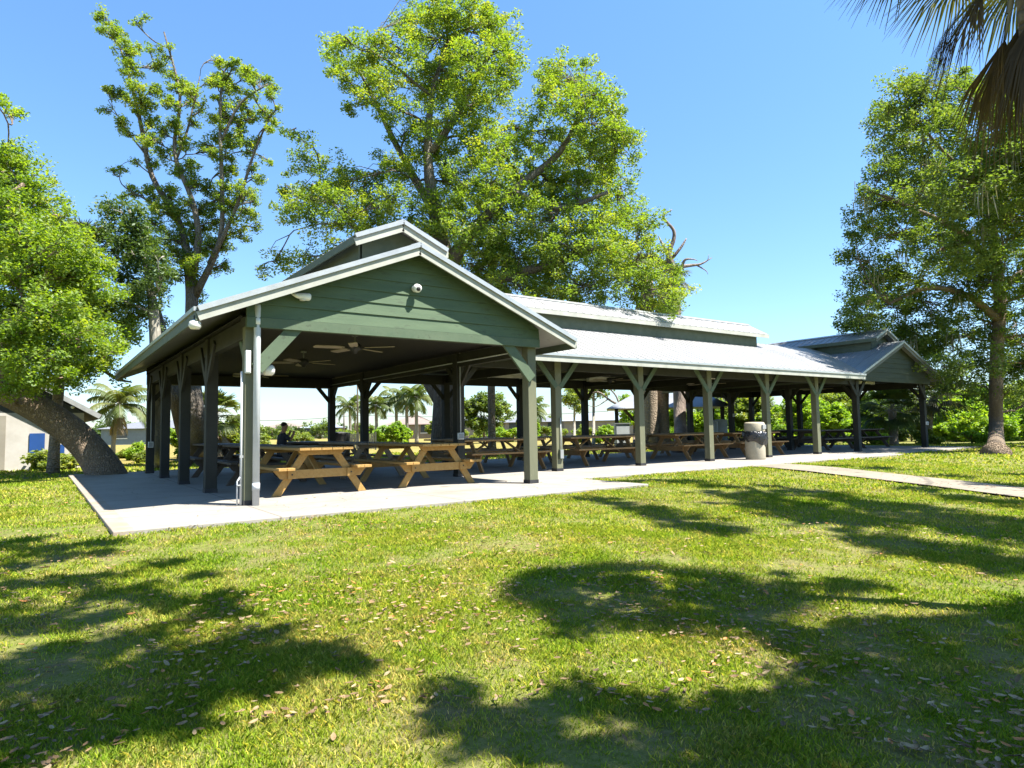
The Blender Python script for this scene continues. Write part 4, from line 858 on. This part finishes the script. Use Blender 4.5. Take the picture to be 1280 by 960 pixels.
t.l(c, p.inputs['Base Color']); p.inputs['Roughness'].default_value = .8; b = t.n('ShaderNodeBump'); b.inputs['Strength'].default_value = .25; b.inputs['Distance'].default_value = .01; t.l(t.noise(pos, 50, 4, .7), b.inputs['Height']); t.l(b.outputs[0], p.inputs['Normal'])
m_conc = t.m
SLABS = [(-1.87,6.65,-1.78,12.1),(6.65,21.1,.22,9.5),(21.1,29.4,.75,12.1)]
s = MB()
for a in SLABS: s.box(*a, -.45, 0)
so = s.build('concrete_slab', m_conc, bevel=.012); so['kind'] = 'structure'
def on_lawn(u, v):
    z = -.05
    for _ in range(6): g_ = ground_at(u, v, z+.03); z = zgf(g_[0], g_[1])
    return g_
path_c = [(13.3,.22,.8)]
for (ua, va), (ub, vb) in (((985,580),(975,585)),((1040,584.5),(1040,592)),((1100,590),(1100,600)),((1180,597),(1180,611)),((1280,606),(1280,627))):
    a_, b_ = on_lawn(ua, va), on_lawn(ub, vb); path_c.append(((a_[0]+b_[0])/2, (a_[1]+b_[1])/2, .8))
print('path', [tuple(round(q,2) for q in p_) for p_ in path_c])
dx_, dy_ = path_c[-1][0]-path_c[-2][0], path_c[-1][1]-path_c[-2][1]
path_c += [(path_c[-1][0]+dx_, path_c[-1][1]+dy_, .8), (path_c[-1][0]+2.5*dx_, path_c[-1][1]+2.5*dy_, .8)]
def in_path(x, y, pad=0.):
    x = np.asarray(x); y = np.asarray(y); best = np.full(np.broadcast(x,y).shape, 1e9)
    for (ax,ay,_),(bx,by,_) in zip(path_c[:-1], path_c[1:]):
        L2 = (bx-ax)**2+(by-ay)**2; tt = np.clip(((x-ax)*(bx-ax)+(y-ay)*(by-ay))/L2, 0, 1); best = np.minimum(best, np.hypot(x-ax-tt*(bx-ax), y-ay-tt*(by-ay)))
    return best < .72+pad
m_path = M('worn_path_concrete', (.25,.215,.165), (.18,.155,.12), 1.2, rough=.9, bump=.3, bscale=40, speck=((.08,.065,.045), 4, .58, .6))
s = MB(); pv = []
pts = smooth_path([(x,y,0,w) for x,y,w in path_c], 6)
for i, q in enumerate(pts):
    tg = pts[min(i+1,len(pts)-1)]-pts[max(i-1,0)]; n_ = np.array([-tg[1], tg[0]])/np.hypot(tg[0], tg[1])
    for k in (-1, 1):
        a = q[:2]+n_*k*.68; z = zgf(*a)+.035 if i else -.012
        pv.append((a[0], min(a[1], .2) if i < 2 else a[1], z))
for i in range(len(pts)-1): s.f.append((2*i, 2*i+1, 2*i+3, 2*i+2))
s.v = pv; po = s.build('path', m_path); po['kind'] = 'structure'
# ------------------------------------------------------------------ grass blades
def in_slab(x, y, pad=.0):
    r = np.zeros(np.shape(x), bool)
    for a, b, c_, d in SLABS: r |= (x > a-pad) & (x < b+pad+(.1 if b < 25 else 0)) & (y > c_-pad) & (y < d+pad)
    return r
t = NT('grass_blade'); geo = t.n('ShaderNodeNewGeometry'); pos = geo.outputs['Position']; g, n1, n2, n3 = ground_colors(t, pos)
at = t.n('ShaderNodeAttribute', attribute_name='tint'); tint = t.ramp(at.outputs['Fac'], [(0.,(.7,.85,.6)),(.55,(1.1,1.15,.9)),(.82,(1.35,1.3,1.0)),(.9,(2.1,1.55,1.7)),(1.,(2.3,1.7,2.2))]); g = t.mix(1., g, tint, 'MULTIPLY')
d = t.n('ShaderNodeBsdfDiffuse'); tr = t.n('ShaderNodeBsdfTranslucent'); t.l(g, d.inputs[0]); t.l(t.mix(1., g, (1.5,1.5,.8), 'MULTIPLY'), tr.inputs[0])
ms = t.n('ShaderNodeMixShader'); ms.inputs[0].default_value = .35; t.l(d.outputs[0], ms.inputs[1]); t.l(tr.outputs[0], ms.inputs[2]); t.l(ms.outputs[0], t.out.inputs[0]); m_grass = t.m
def vnoise(x, y, sc, seed):
    rg = np.random.default_rng(seed); G = rg.random((64,64)); x = x*sc; y = y*sc; xi = np.floor(x).astype(int); yi = np.floor(y).astype(int); fx = x-xi; fy = y-yi; fx = fx*fx*(3-2*fx); fy = fy*fy*(3-2*fy)
    g_ = lambda a, b: G[a % 64, b % 64]
    return (g_(xi,yi)*(1-fx)+g_(xi+1,yi)*fx)*(1-fy)+(g_(xi,yi+1)*(1-fx)+g_(xi+1,yi+1)*fx)*fy
rng = np.random.default_rng(3); bx = []; by = []; bw = []; bh = []
for r0, r1, dens, w, h in ((2.4,5.0,15000,.0042,.028),(5.0,8.0,6500,.006,.031),(8.0,13.0,2200,.010,.036),(13.0,22.0,600,.018,.045),(22.,40.,110,.04,.06)):
    A = math.radians(94)*(r1*r1-r0*r0)/2; n = int(A*dens); rr = np.sqrt(rng.uniform(r0*r0, r1*r1, n)); an = YAW+math.radians(47)*rng.uniform(-1,1,n)
    x = CAM[0]+rr*np.sin(an); y = CAM[1]+rr*np.cos(an); nz = .55*vnoise(x+50,y+50,1.3,1)+.45*vnoise(x+50,y+50,5.,2); keep = (rng.random(n) < np.clip(.16+1.75*(nz-.24), .06, 1.)) & ~in_slab(x, y, -.005-.05*vnoise(x+50,y+50,3.1,4)) & ~in_path(x, y, -.03) & (y < 19+3*nz)
    x, y, nz = x[keep], y[keep], nz[keep]; bx.append(x); by.append(y); bw.append(np.full(len(x), w)*rng.uniform(.7,1.4,len(x))); bh.append(h*rng.uniform(.45,1.25,len(x))*(.65+.7*nz))
x, y, w, h = map(np.concatenate, (bx, by, bw, bh)); n = len(x); a = rng.uniform(0, 2*math.pi, n); lean = rng.uniform(.2, 1.2, n)*h; a2 = a+rng.normal(0,.5,n)+math.pi/2
z = zg(x, y)-.004; dxy = np.stack([np.cos(a), np.sin(a)], 1)*w[:,None]*.5; tip = np.stack([x+np.cos(a2)*lean, y+np.sin(a2)*lean, z+h], 1)
mid = np.stack([x+np.cos(a2)*lean*.35, y+np.sin(a2)*lean*.35, z+h*.62], 1); b0 = np.stack([x, y, z], 1); dd3 = np.concatenate([dxy, np.zeros((n,1))], 1)
v = np.stack([b0-dd3, b0+dd3, mid+dd3*.9, tip, mid-dd3*.9], 1).reshape(-1,3)
k5 = np.arange(n)*5; f = np.stack([k5, k5+1, k5+2, k5+3, k5+4], 1)
go = raw_mesh('grass', v, f, m_grass, None, rng.random(n)); tag(go, 'short mottled green lawn grass in front of the pavilion', 'grass', None, 'stuff')
# ------------------------------------------------------------------ fallen oak leaves
def litmat(name, c): return M(name, c, tuple(.7*q for q in c), 30, rough=.6, bump=.1, bscale=60)
LM = [('tan', litmat('tan_dead_leaf', (.27,.175,.09))), ('pale straw', litmat('straw_dead_leaf', (.34,.255,.14))), ('orange brown', litmat('orange_dead_leaf', (.45,.19,.06))), ('dark brown', litmat('brown_dead_leaf', (.15,.095,.045)))]
def leaf_verts(sd):
    r = random.Random(sd); cu = r.uniform(.1,.45); W_ = r.uniform(.32,.45); out = []
    for i in range(7):
        tt = i/6; wd = W_*.5*math.sin(math.pi*(.08+.9*tt))**.8; xx = tt-.5; zc = cu*xx*xx+r.uniform(-.02,.02)
        out += [(xx, -wd, zc+cu*.35*wd*2), (xx, 0, zc-.03), (xx, wd, zc+cu*.35*wd*2+r.uniform(-.02,.02))]
    fs = []
    for i in range(6):
        for j in range(2): fs.append((3*i+j, 3*i+j+1, 3*i+j+4, 3*i+j+3))
    return out, fs
LMESH = []
for ci, (cn, m) in enumerate(LM):
    for q in range(3):
        vs, fs = leaf_verts(ci*10+q); me = bpy.data.meshes.new('fallen_leaf'); me.from_pydata(vs, [], fs); me.shade_smooth(); me.materials.append(m); LMESH.append((ci, me))
cnt = 0; rl = random.Random(17); LXY = []
def litter_p(x, y): return float(.6*vnoise(np.array([x+50]),np.array([y+50]),.7,8)[0]+.4*vnoise(np.array([x+50]),np.array([y+50]),2.6,9)[0])
while cnt < 300:
    rr = 2.9+4.2*rl.random()**.9; an = YAW+math.radians(39)*rl.uniform(-1,1); x = CAM[0]+rr*math.sin(an); y = CAM[1]+rr*math.cos(an)
    if rl.random() > max(.15, 2.2*(litter_p(x,y)-.3)): continue
    ci, me = LMESH[rl.choices(range(12), weights=[5,5,5,3.2,3.2,3.2,1.6,1.6,1.6,3,3,3])[0]]
    o = bpy.data.objects.new('fallen_leaf', me); COL.objects.link(o); s_ = rl.uniform(.034,.068)
    o.location = (x, y, zgf(x,y)+rl.uniform(.014,.03)); o.scale = (s_, s_, s_); o.rotation_euler = (rl.uniform(-.5,.5), rl.uniform(-.45,.45), rl.uniform(0,6.28))
    cn = LM[ci][0]; tag(o, f'{cn} curled dead oak leaf lying on the lawn', 'leaf', f'{cn} fallen leaves on the lawn'); cnt += 1
for ci, (cn, m) in enumerate(LM):
    n = (2700,1500,480,2100)[ci]; vv = []; ff_ = []; k = 0
    while k < n:
        rr = 3.2+16*rl.random()**1.7; an = YAW+math.radians(46)*rl.uniform(-1,1); x = CAM[0]+rr*math.sin(an); y = CAM[1]+rr*math.cos(an)
        if in_slab(np.array([x]), np.array([y]))[0]:
            if rl.random() > .06: continue
            z0 = .012
        else: z0 = zgf(x,y)+rl.uniform(.02,.045)
        if rl.random() > max(.12, 3.0*(litter_p(x,y)-.36)): continue
        vs, fs = leaf_verts(rl.randrange(999)); s_ = rl.uniform(.025,.055); E_ = Matrix.Translation((x,y,z0)) @ Matrix.Rotation(rl.uniform(0,6.28),4,'Z') @ Matrix.Rotation(rl.uniform(-.45,.45),4,'X') @ Matrix.Scale(s_,4)
        b_ = len(vv); vv += [tuple(E_ @ Vector(q)) for q in vs]; ff_ += [tuple(i+b_ for i in q) for q in fs]; k += 1
    mb = MB(); mb.v = vv; mb.f = ff_; o = mb.build('leaf_litter', m); tag(o, f'scattered {cn} leaf litter farther out on the lawn', 'leaf litter', None, 'stuff')
# ------------------------------------------------------------------ white building at the left
m_wall = M('white_stucco', (.42,.40,.36), (.34,.32,.28), 2, rough=.8, bump=.1, bscale=40); m_wd = M('cream_door_paint', (.24,.22,.175), (.20,.18,.14), 2, rough=.6, bump=.05); m_blue = M('blue_panel_paint', (.015,.06,.22), (.012,.05,.17), 3, rough=.5, bump=.03)
m_shing = M('dark_shingle_roof', (.06,.065,.06), (.045,.05,.048), 4, rough=.8, bump=.3)
RTh = np.array([RT[0], RT[1], 0])/np.hypot(RT[0], RT[1]); FWh = np.array([FW[0], FW[1], 0])/np.hypot(FW[0], FW[1])
def frame(u, D, turn=0.0, z=None):
    """a building's own frame: a metres to the right, b metres away, on the ground below a sight line"""
    o = np.array(gpt(u, D, z)); c, s_ = math.cos(turn), math.sin(turn); A = RTh*c+FWh*s_; B = FWh*c-RTh*s_
    return o, (lambda a, b, h: tuple(A*a+B*b+np.array([0,0,h])))
def fbox(mb, P, a0, a1, b0, b1, z0, z1):
    return mb.add([P(a0,b0,z0),P(a1,b0,z0),P(a1,b1,z0),P(a0,b1,z0),P(a0,b0,z1),P(a1,b0,z1),P(a1,b1,z1),P(a0,b1,z1)], [(0,3,2,1),(4,5,6,7),(0,1,5,4),(1,2,6,5),(2,3,7,6),(3,0,4,7)])
o_, P_ = frame(104, 23.5, .64)
t = empty('white_building', tuple(o_), 0, 'white stucco building with dark gable roof behind the leaning oak', 'building')
fbox(MB(), P_, -7, 0, 0, 9, 0, 1.95).build('wall', m_wall, t)
g_ = MB(); vs_ = [P_(0,.0,1.95), P_(-7,.0,1.95), P_(-3.5,.0,4.05)]; vb_ = [P_(0,.1,1.95), P_(-7,.1,1.95), P_(-3.5,.1,4.05)]
g_.add(vs_+vb_, [(0,1,2),(5,4,3),(0,3,4,1),(1,4,5,2),(2,5,3,0)]); g_.build('gable_wall', m_shing, t)
r_ = MB()
for sg in (1, -1):
    ce = -3.5+sg*3.95; e0, e1 = (ce, -.5), (ce, 9.5)
    q = [P_(ce,-.5,1.72), P_(ce,9.5,1.72), P_(-3.5,9.5,4.1), P_(-3.5,-.5,4.1)]; r_.add(q+[tuple(np.array(k)+np.array([0,0,.14])) for k in q], [(0,1,2,3),(7,6,5,4),(0,4,5,1),(1,5,6,2),(2,6,7,3),(3,7,4,0)])
rf = r_.build('roof', m_shing, t)
rk = MB()
for sg in (1, -1): rk.beam(P_(-3.5+sg*3.95,-.53,1.80), P_(-3.5,-.53,4.18), .05, .16)
rk.build('fascia_board', m_grey, rf)
d_ = fbox(MB(), P_, -3.9, -2.2, -.04, -.005, .05, 1.85).build('door', m_wd, t); fbox(MB(), P_, -2.45, -2.36, -.09, -.045, .85, .95).build('handle', m_black, d_)
fbox(MB(), P_, -1.55, -1.12, -.05, -.005, .35, 1.25).build('blue_panel', m_blue, t); fbox(MB(), P_, -.95, -.55, -.05, -.005, .2, .85).build('blue_panel', m_blue, t)
MB().lathe([(.05,0),(.07,-.05),(.03,-.1)], P_(-.35,-.06,2.2), 10).build('lamp', m_white, t, True)
# ------------------------------------------------------------------ houses beyond the field
m_tile = M('brown_tile_roof', (.24,.19,.165), (.19,.15,.13), 3, rough=.8, bump=.2); m_groof = M('grey_shingle_roof', (.17,.18,.20), (.13,.14,.16), 3, rough=.8, bump=.2); m_wroof = M('pale_metal_house_roof', (.27,.31,.36), (.23,.26,.31), 3, rough=.5, bump=.05)
m_hw = M('pale_house_wall', (.24,.225,.195), (.20,.185,.16), 2, rough=.8, bump=.05); m_hb = M('blue_grey_house_wall', (.16,.20,.22), (.13,.165,.185), 2, rough=.8, bump=.05); m_ht = M('tan_house_wall', (.24,.19,.14), (.20,.155,.115), 2, rough=.8, bump=.05)
m_win = M('dark_window_glass', (.03,.04,.05), (.05,.06,.07), 2, rough=.15, bump=0, spec=.6)
def house(label, u, D, w, vt, ve, wm, rm, turn=0., dp=9):
    o_, P = frame(u, D, turn, -.1); he = max(2.2, 1.05+(537-ve)/F_PX*D+.1); hr = max(he+1., 1.05+(537-vt)/F_PX*D+.1)
    t = empty('house', tuple(o_), 0, label, 'house', 'houses beyond the field')
    fbox(MB(), P, -w/2, w/2, 0, dp, 0, he).build('wall', wm, t)
    e = .5; q = [P(-w/2-e,-e,he-.1),P(w/2+e,-e,he-.1),P(w/2+e,dp+e,he-.1),P(-w/2-e,dp+e,he-.1),P(-w/2+dp*.4,dp/2,hr),P(w/2-dp*.4,dp/2,hr)]
    MB().add(q, [(0,1,5,4),(1,2,5),(2,3,4,5),(3,0,4),(0,3,2,1)]).build('roof', rm, t)
    for k in range(3):
        a = -w*.33+w*.33*k; wn = fbox(MB(), P, a-.75, a+.75, -.06, -.005, .9, 2.0).build('window' if k != 1 else 'garage_door', m_win if k != 1 else wm, t)
        if k != 1: fbox(MB(), P, a-.85, a+.85, -.09, -.062, .8, .9).build('sill', m_white, wn)
    return t
house('blue grey house with dark hip roof beyond the far left palm', 198, 85, 14, 521, 532, m_hb, m_groof, .1)
house('tan house with brown hip roof beyond the field near the pipe', 347, 125, 8.5, 524, 533, m_ht, m_tile, -.1)
house('pale house with light blue roof left of the dark rear post', 400, 125, 7.5, 528, 534, m_hw, m_wroof, .1)
house('pale house with shallow tiled roof behind the feathery palms', 514, 95, 6.5, 515, 528, m_ht, m_tile, .05)
house('low white house seen between near right posts', 598, 90, 7.5, 525, 530, m_hw, m_groof, 0)
house('grey roofed house past the near right corner post', 668, 90, 8, 522, 530, m_hw, m_groof, .1)
house('pale house at the far left edge of the field', 140, 110, 10, 527, 533, m_hw, m_groof, .2)
house('pale roofed house behind the bare leaning branch', 765, 85, 12, 518, 528, m_hw, m_wroof, 0)
# second shelter glimpsed under the middle roof
o_, P_ = frame(800, 33, -.15); t = empty('park_shelter', tuple(o_), 0, 'second shelter with low metal roof glimpsed under the middle eave', 'shelter')
q = [P_(-1.6,0,2.05),P_(4.6,0,2.05),P_(4.6,4.4,2.05),P_(-1.6,4.4,2.05),P_(-.2,2.2,2.85),P_(3.4,2.2,2.85)]
MB().add(q, [(0,1,5,4),(1,2,5),(2,3,4,5),(3,0,4),(0,3,2,1)]).build('roof', m_roofsh, t)
for a in (-1.1, 4.1):
    for b_ in (.5, 3.9): fbox(MB(), P_, a-.09, a+.09, b_-.09, b_+.09, 0, 2.05).build('post', m_dark, t)
# fence, poles, wires
m_fence = M('dark_fence_wood', (.055,.06,.045), (.08,.08,.06), 3, (1,1,.3), .8, .2)
o_, P_ = frame(425, 40, .15); t = empty('slat_fence', tuple(o_), 0, 'dark slat fence panel between the dark rear posts', 'fence'); s = MB()
for k in range(16): fbox(s, P_, .04+k*.125, .04+k*.125+.10, 0, .03, .08, 1.0)
s.build('slat_panel', m_fence, t)
for a in (0, 1.05, 2.1): fbox(MB(), P_, a-.05, a+.05, .035, .13, 0, 1.1).build('post', m_fence, t)
m_pole = M('weathered_pole_wood', (.20,.17,.14), (.15,.13,.11), 4, (1,1,.2), .85, .2)
for u, D, vt, r, lb in ((447,48,400,.07,'tall thin light pole nearest the dark rear posts'),(444,80,492,.13,'thicker utility pole between the dark rear posts'),(430,95,500,.12,'short distant utility pole left of the tall thin pole')):
    g_ = gpt(u, D); h_ = W(u, vt, D)[2]-g_[2]; t = empty('utility_pole', g_, 0, lb, 'pole', 'poles beyond the field'); MB().tube([(0,0,0),(0,0,h_)], [r, r*.7], 8).build('pole', m_pole, t, True)
    if r > .1: MB().beam((-.8,0,h_-.5),(.8,0,h_-.5),.09,.11).build('cross_arm', m_pole, t)
for (u0, v0, u1, v1, lb) in ((250,523,447,519,'power line crossing the sky left of the rear posts'),(447,519,760,514,'power line crossing the sky right of the rear posts')):
    a, b_ = W(u0, v0, 95), W(u1, v1, 95); pp = [tuple(a+(b_-a)*k/12-np.array([0,0,.5*math.sin(math.pi*k/12)])) for k in range(13)]
    tag(MB().tube(pp, .03, 5).build('power_line', m_black, None), lb, 'wire', 'power lines')
# bins and boxes beyond the slab
def drum(label, u, D, h, r, m, cat='bin'):
    g_ = gpt(u, D); t = empty('drum_bin', g_, 0, label, cat, 'bins behind the pavilion'); MB().lathe([(r*.95,0),(r,.04),(r,h*.48),(r*1.03,h*.5),(r,h*.52),(r,h-.05),(r*1.04,h-.03),(r*1.04,h)], n=18).build('body', m, t, True); MB().lathe([(r*1.06,h),(r*1.06,h+.03),(r*.3,h+.07)], n=18).build('lid', m, t, True)
m_bin = M('pale_blue_bin', (.42,.46,.46), (.36,.40,.40), 4, rough=.6, bump=.05); m_dbin = M('dark_bin', (.06,.06,.055), (.04,.04,.04), 4, rough=.6, bump=.05)
drum('left of two pale drums behind the rear tables', 890.5, 31.5, 1.3, .30, m_bin); drum('right of two pale drums behind the rear tables', 902, 32, 1.35, .31, m_bin)
drum('dark bin standing right of the seated person', 424, 22.5, 1.05, .36, m_dbin)
o_, P_ = frame(779, 29.5); t = empty('utility_cabinet', tuple(o_), 0, 'grey cabinet left of the twin palm trunks', 'cabinet'); fbox(MB(), P_, -.32, .32, 0, .5, 0, 1.25).build('body', m_grey, t, bevel=.02); fbox(MB(), P_, -.28, .28, -.02, -.004, .1, 1.15).build('door', m_pvc, t, bevel=.005); fbox(MB(), P_, -.36, .36, -.04, .54, 1.253, 1.3).build('cap', m_grey, t)
# ------------------------------------------------------------------ seated person
m_skin = M('skin', (.40,.22,.14), (.36,.19,.12), 5, rough=.55, bump=.02); m_shirt = M('black_shirt', (.035,.037,.045), (.055,.055,.065), 6, rough=.9, bump=.1); m_jean = M('dark_trousers', (.04,.045,.06), (.03,.034,.045), 8, rough=.9, bump=.1); m_hair = M('dark_hair', (.015,.011,.008), (.025,.018,.013), 12, rough=.6, bump=.3)
def skinned(name, verts, edges, radii, mat, parent, root=0, sub=2):
    me = bpy.data.meshes.new(name); me.from_pydata(verts, edges, []); o = bpy.data.objects.new(name, me); COL.objects.link(o)
    o.modifiers.new('skin', 'SKIN'); 
    sv = me.skin_vertices[0].data if len(me.skin_vertices) else None
    if sv is None:
        bm = bmesh.new(); bm.from_mesh(me); bm.verts.layers.skin.verify(); bm.to_mesh(me); bm.free(); sv = me.skin_vertices[0].data
    for i, r in enumerate(radii): sv[i].radius = (r, r) if not hasattr(r, '__len__') else r; sv[i].use_root = (i == root)
    ss_ = o.modifiers.new('sub', 'SUBSURF'); ss_.levels = sub; ss_.render_levels = sub
    dg = bpy.context.evaluated_depsgraph_get(); me2 = bpy.data.meshes.new_from_object(o.evaluated_get(dg)); o.modifiers.clear(); o.data = me2; me2.materials.clear(); me2.materials.append(mat); me2.shade_smooth(); o.parent = parent
    return o
t = empty('person', (2.98, 8.55, 0), 0, 'person in black shirt seated at a rear table with raised hands', 'person')
# faces the table (+x); hip on the bench at z = .475
bv = [(0,0,.57),(.0,0,.78),(.03,0,.98),(.05,0,1.08),(.07,0,1.15),(.09,0,1.25),(.10,0,1.33),   # pelvis .. head
      (.02,.17,.99),(.16,.22,.84),(.27,.14,1.06),(.29,.11,1.13), (.02,-.17,.99),(.18,-.22,.86),(.30,-.13,1.05),(.31,-.10,1.12),
      (.05,.10,.55),(.44,.12,.53),(.42,.12,.10),(.54,.13,.05), (.05,-.10,.55),(.44,-.12,.53),(.40,-.12,.10),(.52,-.13,.05)]
be = [(0,1),(1,2),(2,3),(3,4),(4,5),(5,6),(2,7),(7,8),(8,9),(9,10),(2,11),(11,12),(12,13),(13,14),(0,15),(15,16),(16,17),(17,18),(0,19),(19,20),(20,21),(21,22)]
brd = [.14,.125,.135,.06,.07,.095,.075,.06,.045,.034,.036,.06,.045,.034,.036,.085,.07,.045,.04,.085,.07,.045,.04]
body = skinned('body', bv, be, brd, m_skin, t)
skinned('shirt', bv[:3]+[bv[7],bv[8],bv[11],bv[12],(.04,0,1.04)], [(0,1),(1,2),(2,3),(3,4),(2,5),(5,6),(2,7)], [.155,.145,.15,.078,.062,.078,.062,.085], m_shirt, t)
skinned('trousers', [bv[0],bv[15],bv[16],bv[17],bv[19],bv[20],bv[21]], [(0,1),(1,2),(2,3),(0,4),(4,5),(5,6)], [.15,.097,.082,.06,.097,.082,.06], m_jean, t)
skinned('hair', [(.055,0,1.23),(.065,0,1.30),(.09,0,1.37)], [(0,1),(1,2)], [.085,.10,.07], m_hair, t)
# ------------------------------------------------------------------ sky and sun
sl = bpy.data.lights.new('sun', 'SUN'); sl.energy = 5.0; sl.angle = math.radians(.53); sl.color = (1.0, .955, .88); so_ = bpy.data.objects.new('sun', sl); COL.objects.link(so_)
so_.rotation_euler = Vector(-SUN).to_track_quat('-Z', 'Y').to_euler()
w = bpy.data.worlds.new('World'); SC.world = w; w.use_nodes = True; nt = w.node_tree; nt.nodes.clear()
out = nt.nodes.new('ShaderNodeOutputWorld'); bg = nt.nodes.new('ShaderNodeBackground'); sky = nt.nodes.new('ShaderNodeTexSky'); sky.sky_type = 'NISHITA'; sky.sun_disc = False
sky.sun_elevation = math.asin(SUN[2]); sky.sun_rotation = math.atan2(SUN[0], SUN[1]); sky.air_density = 1.0; sky.dust_density = .15; sky.ozone_density = 1.2
bg.inputs['Strength'].default_value = .075
hs = nt.nodes.new('ShaderNodeHueSaturation'); hs.inputs['Saturation'].default_value = 1.12; hs.inputs['Hue'].default_value = .4955; nt.links.new(sky.outputs[0], hs.inputs['Color']); 
tc = nt.nodes.new('ShaderNodeTexCoord'); sx = nt.nodes.new('ShaderNodeSeparateXYZ'); nt.links.new(tc.outputs['Generated'], sx.inputs[0])
rp = nt.nodes.new('ShaderNodeValToRGB'); e_ = rp.color_ramp.elements; e_[0].position = 0.; e_[0].color = (.50,.60,.74,1); e_[1].position = 1.; e_[1].color = (.45,.5,.52,1); q2_ = e_.new(.80); q2_.color = (.75,.82,.84,1); q3_ = e_.new(.58); q3_.color = (1.05,1.16,1.28,1); q_ = rp.color_ramp.elements.new(.14); q_.color = (.80,.90,1.06,1); nt.links.new(sx.outputs[2], rp.inputs[0])
mx_ = nt.nodes.new('ShaderNodeMix'); mx_.data_type = 'RGBA'; mx_.blend_type = 'MULTIPLY'; mx_.inputs[0].default_value = 1; nt.links.new(hs.outputs[0], mx_.inputs[6]); nt.links.new(rp.outputs[0], mx_.inputs[7])
mp_ = nt.nodes.new('ShaderNodeMapping'); mp_.inputs['Scale'].default_value = (5,5,26); nt.links.new(tc.outputs['Generated'], mp_.inputs[0])
nz_ = nt.nodes.new('ShaderNodeTexNoise'); nz_.inputs['Scale'].default_value = 1.6; nz_.inputs['Detail'].default_value = 6; nt.links.new(mp_.outputs[0], nz_.inputs['Vector'])
cr_ = nt.nodes.new('ShaderNodeValToRGB'); cr_.color_ramp.elements[0].position = .60; cr_.color_ramp.elements[1].position = .78; nt.links.new(nz_.outputs['Fac'], cr_.inputs[0])
lo_ = nt.nodes.new('ShaderNodeValToRGB'); lo_.color_ramp.elements[0].color = (1,1,1,1); lo_.color_ramp.elements[1].position = .10; lo_.color_ramp.elements[1].color = (0,0,0,1); nt.links.new(sx.outputs[2], lo_.inputs[0])
mm_ = nt.nodes.new('ShaderNodeMath'); mm_.operation = 'MULTIPLY'; nt.links.new(cr_.outputs[0], mm_.inputs[0]); nt.links.new(lo_.outputs[0], mm_.inputs[1])
m2_ = nt.nodes.new('ShaderNodeMix'); m2_.data_type = 'RGBA'; m2_.inputs[7].default_value = (4.6,4.7,4.8,1); nt.links.new(mm_.outputs[0], m2_.inputs[0]); nt.links.new(mx_.outputs[2], m2_.inputs[6]); nt.links.new(m2_.outputs[2], bg.inputs[0]); nt.links.new(bg.outputs[0], out.inputs[0])
SC.view_settings.view_transform = 'Standard'; SC.view_settings.look = 'None'; SC.view_settings.gamma = 1; SC.view_settings.exposure = 1.78; SC.view_settings.use_curve_mapping = False
SC.render.engine = 'CYCLES'; SC.cycles.use_denoising = True; SC.cycles.max_bounces = 8; SC.cycles.transparent_max_bounces = 8; SC.cycles.caustics_reflective = False; SC.cycles.caustics_refractive = False
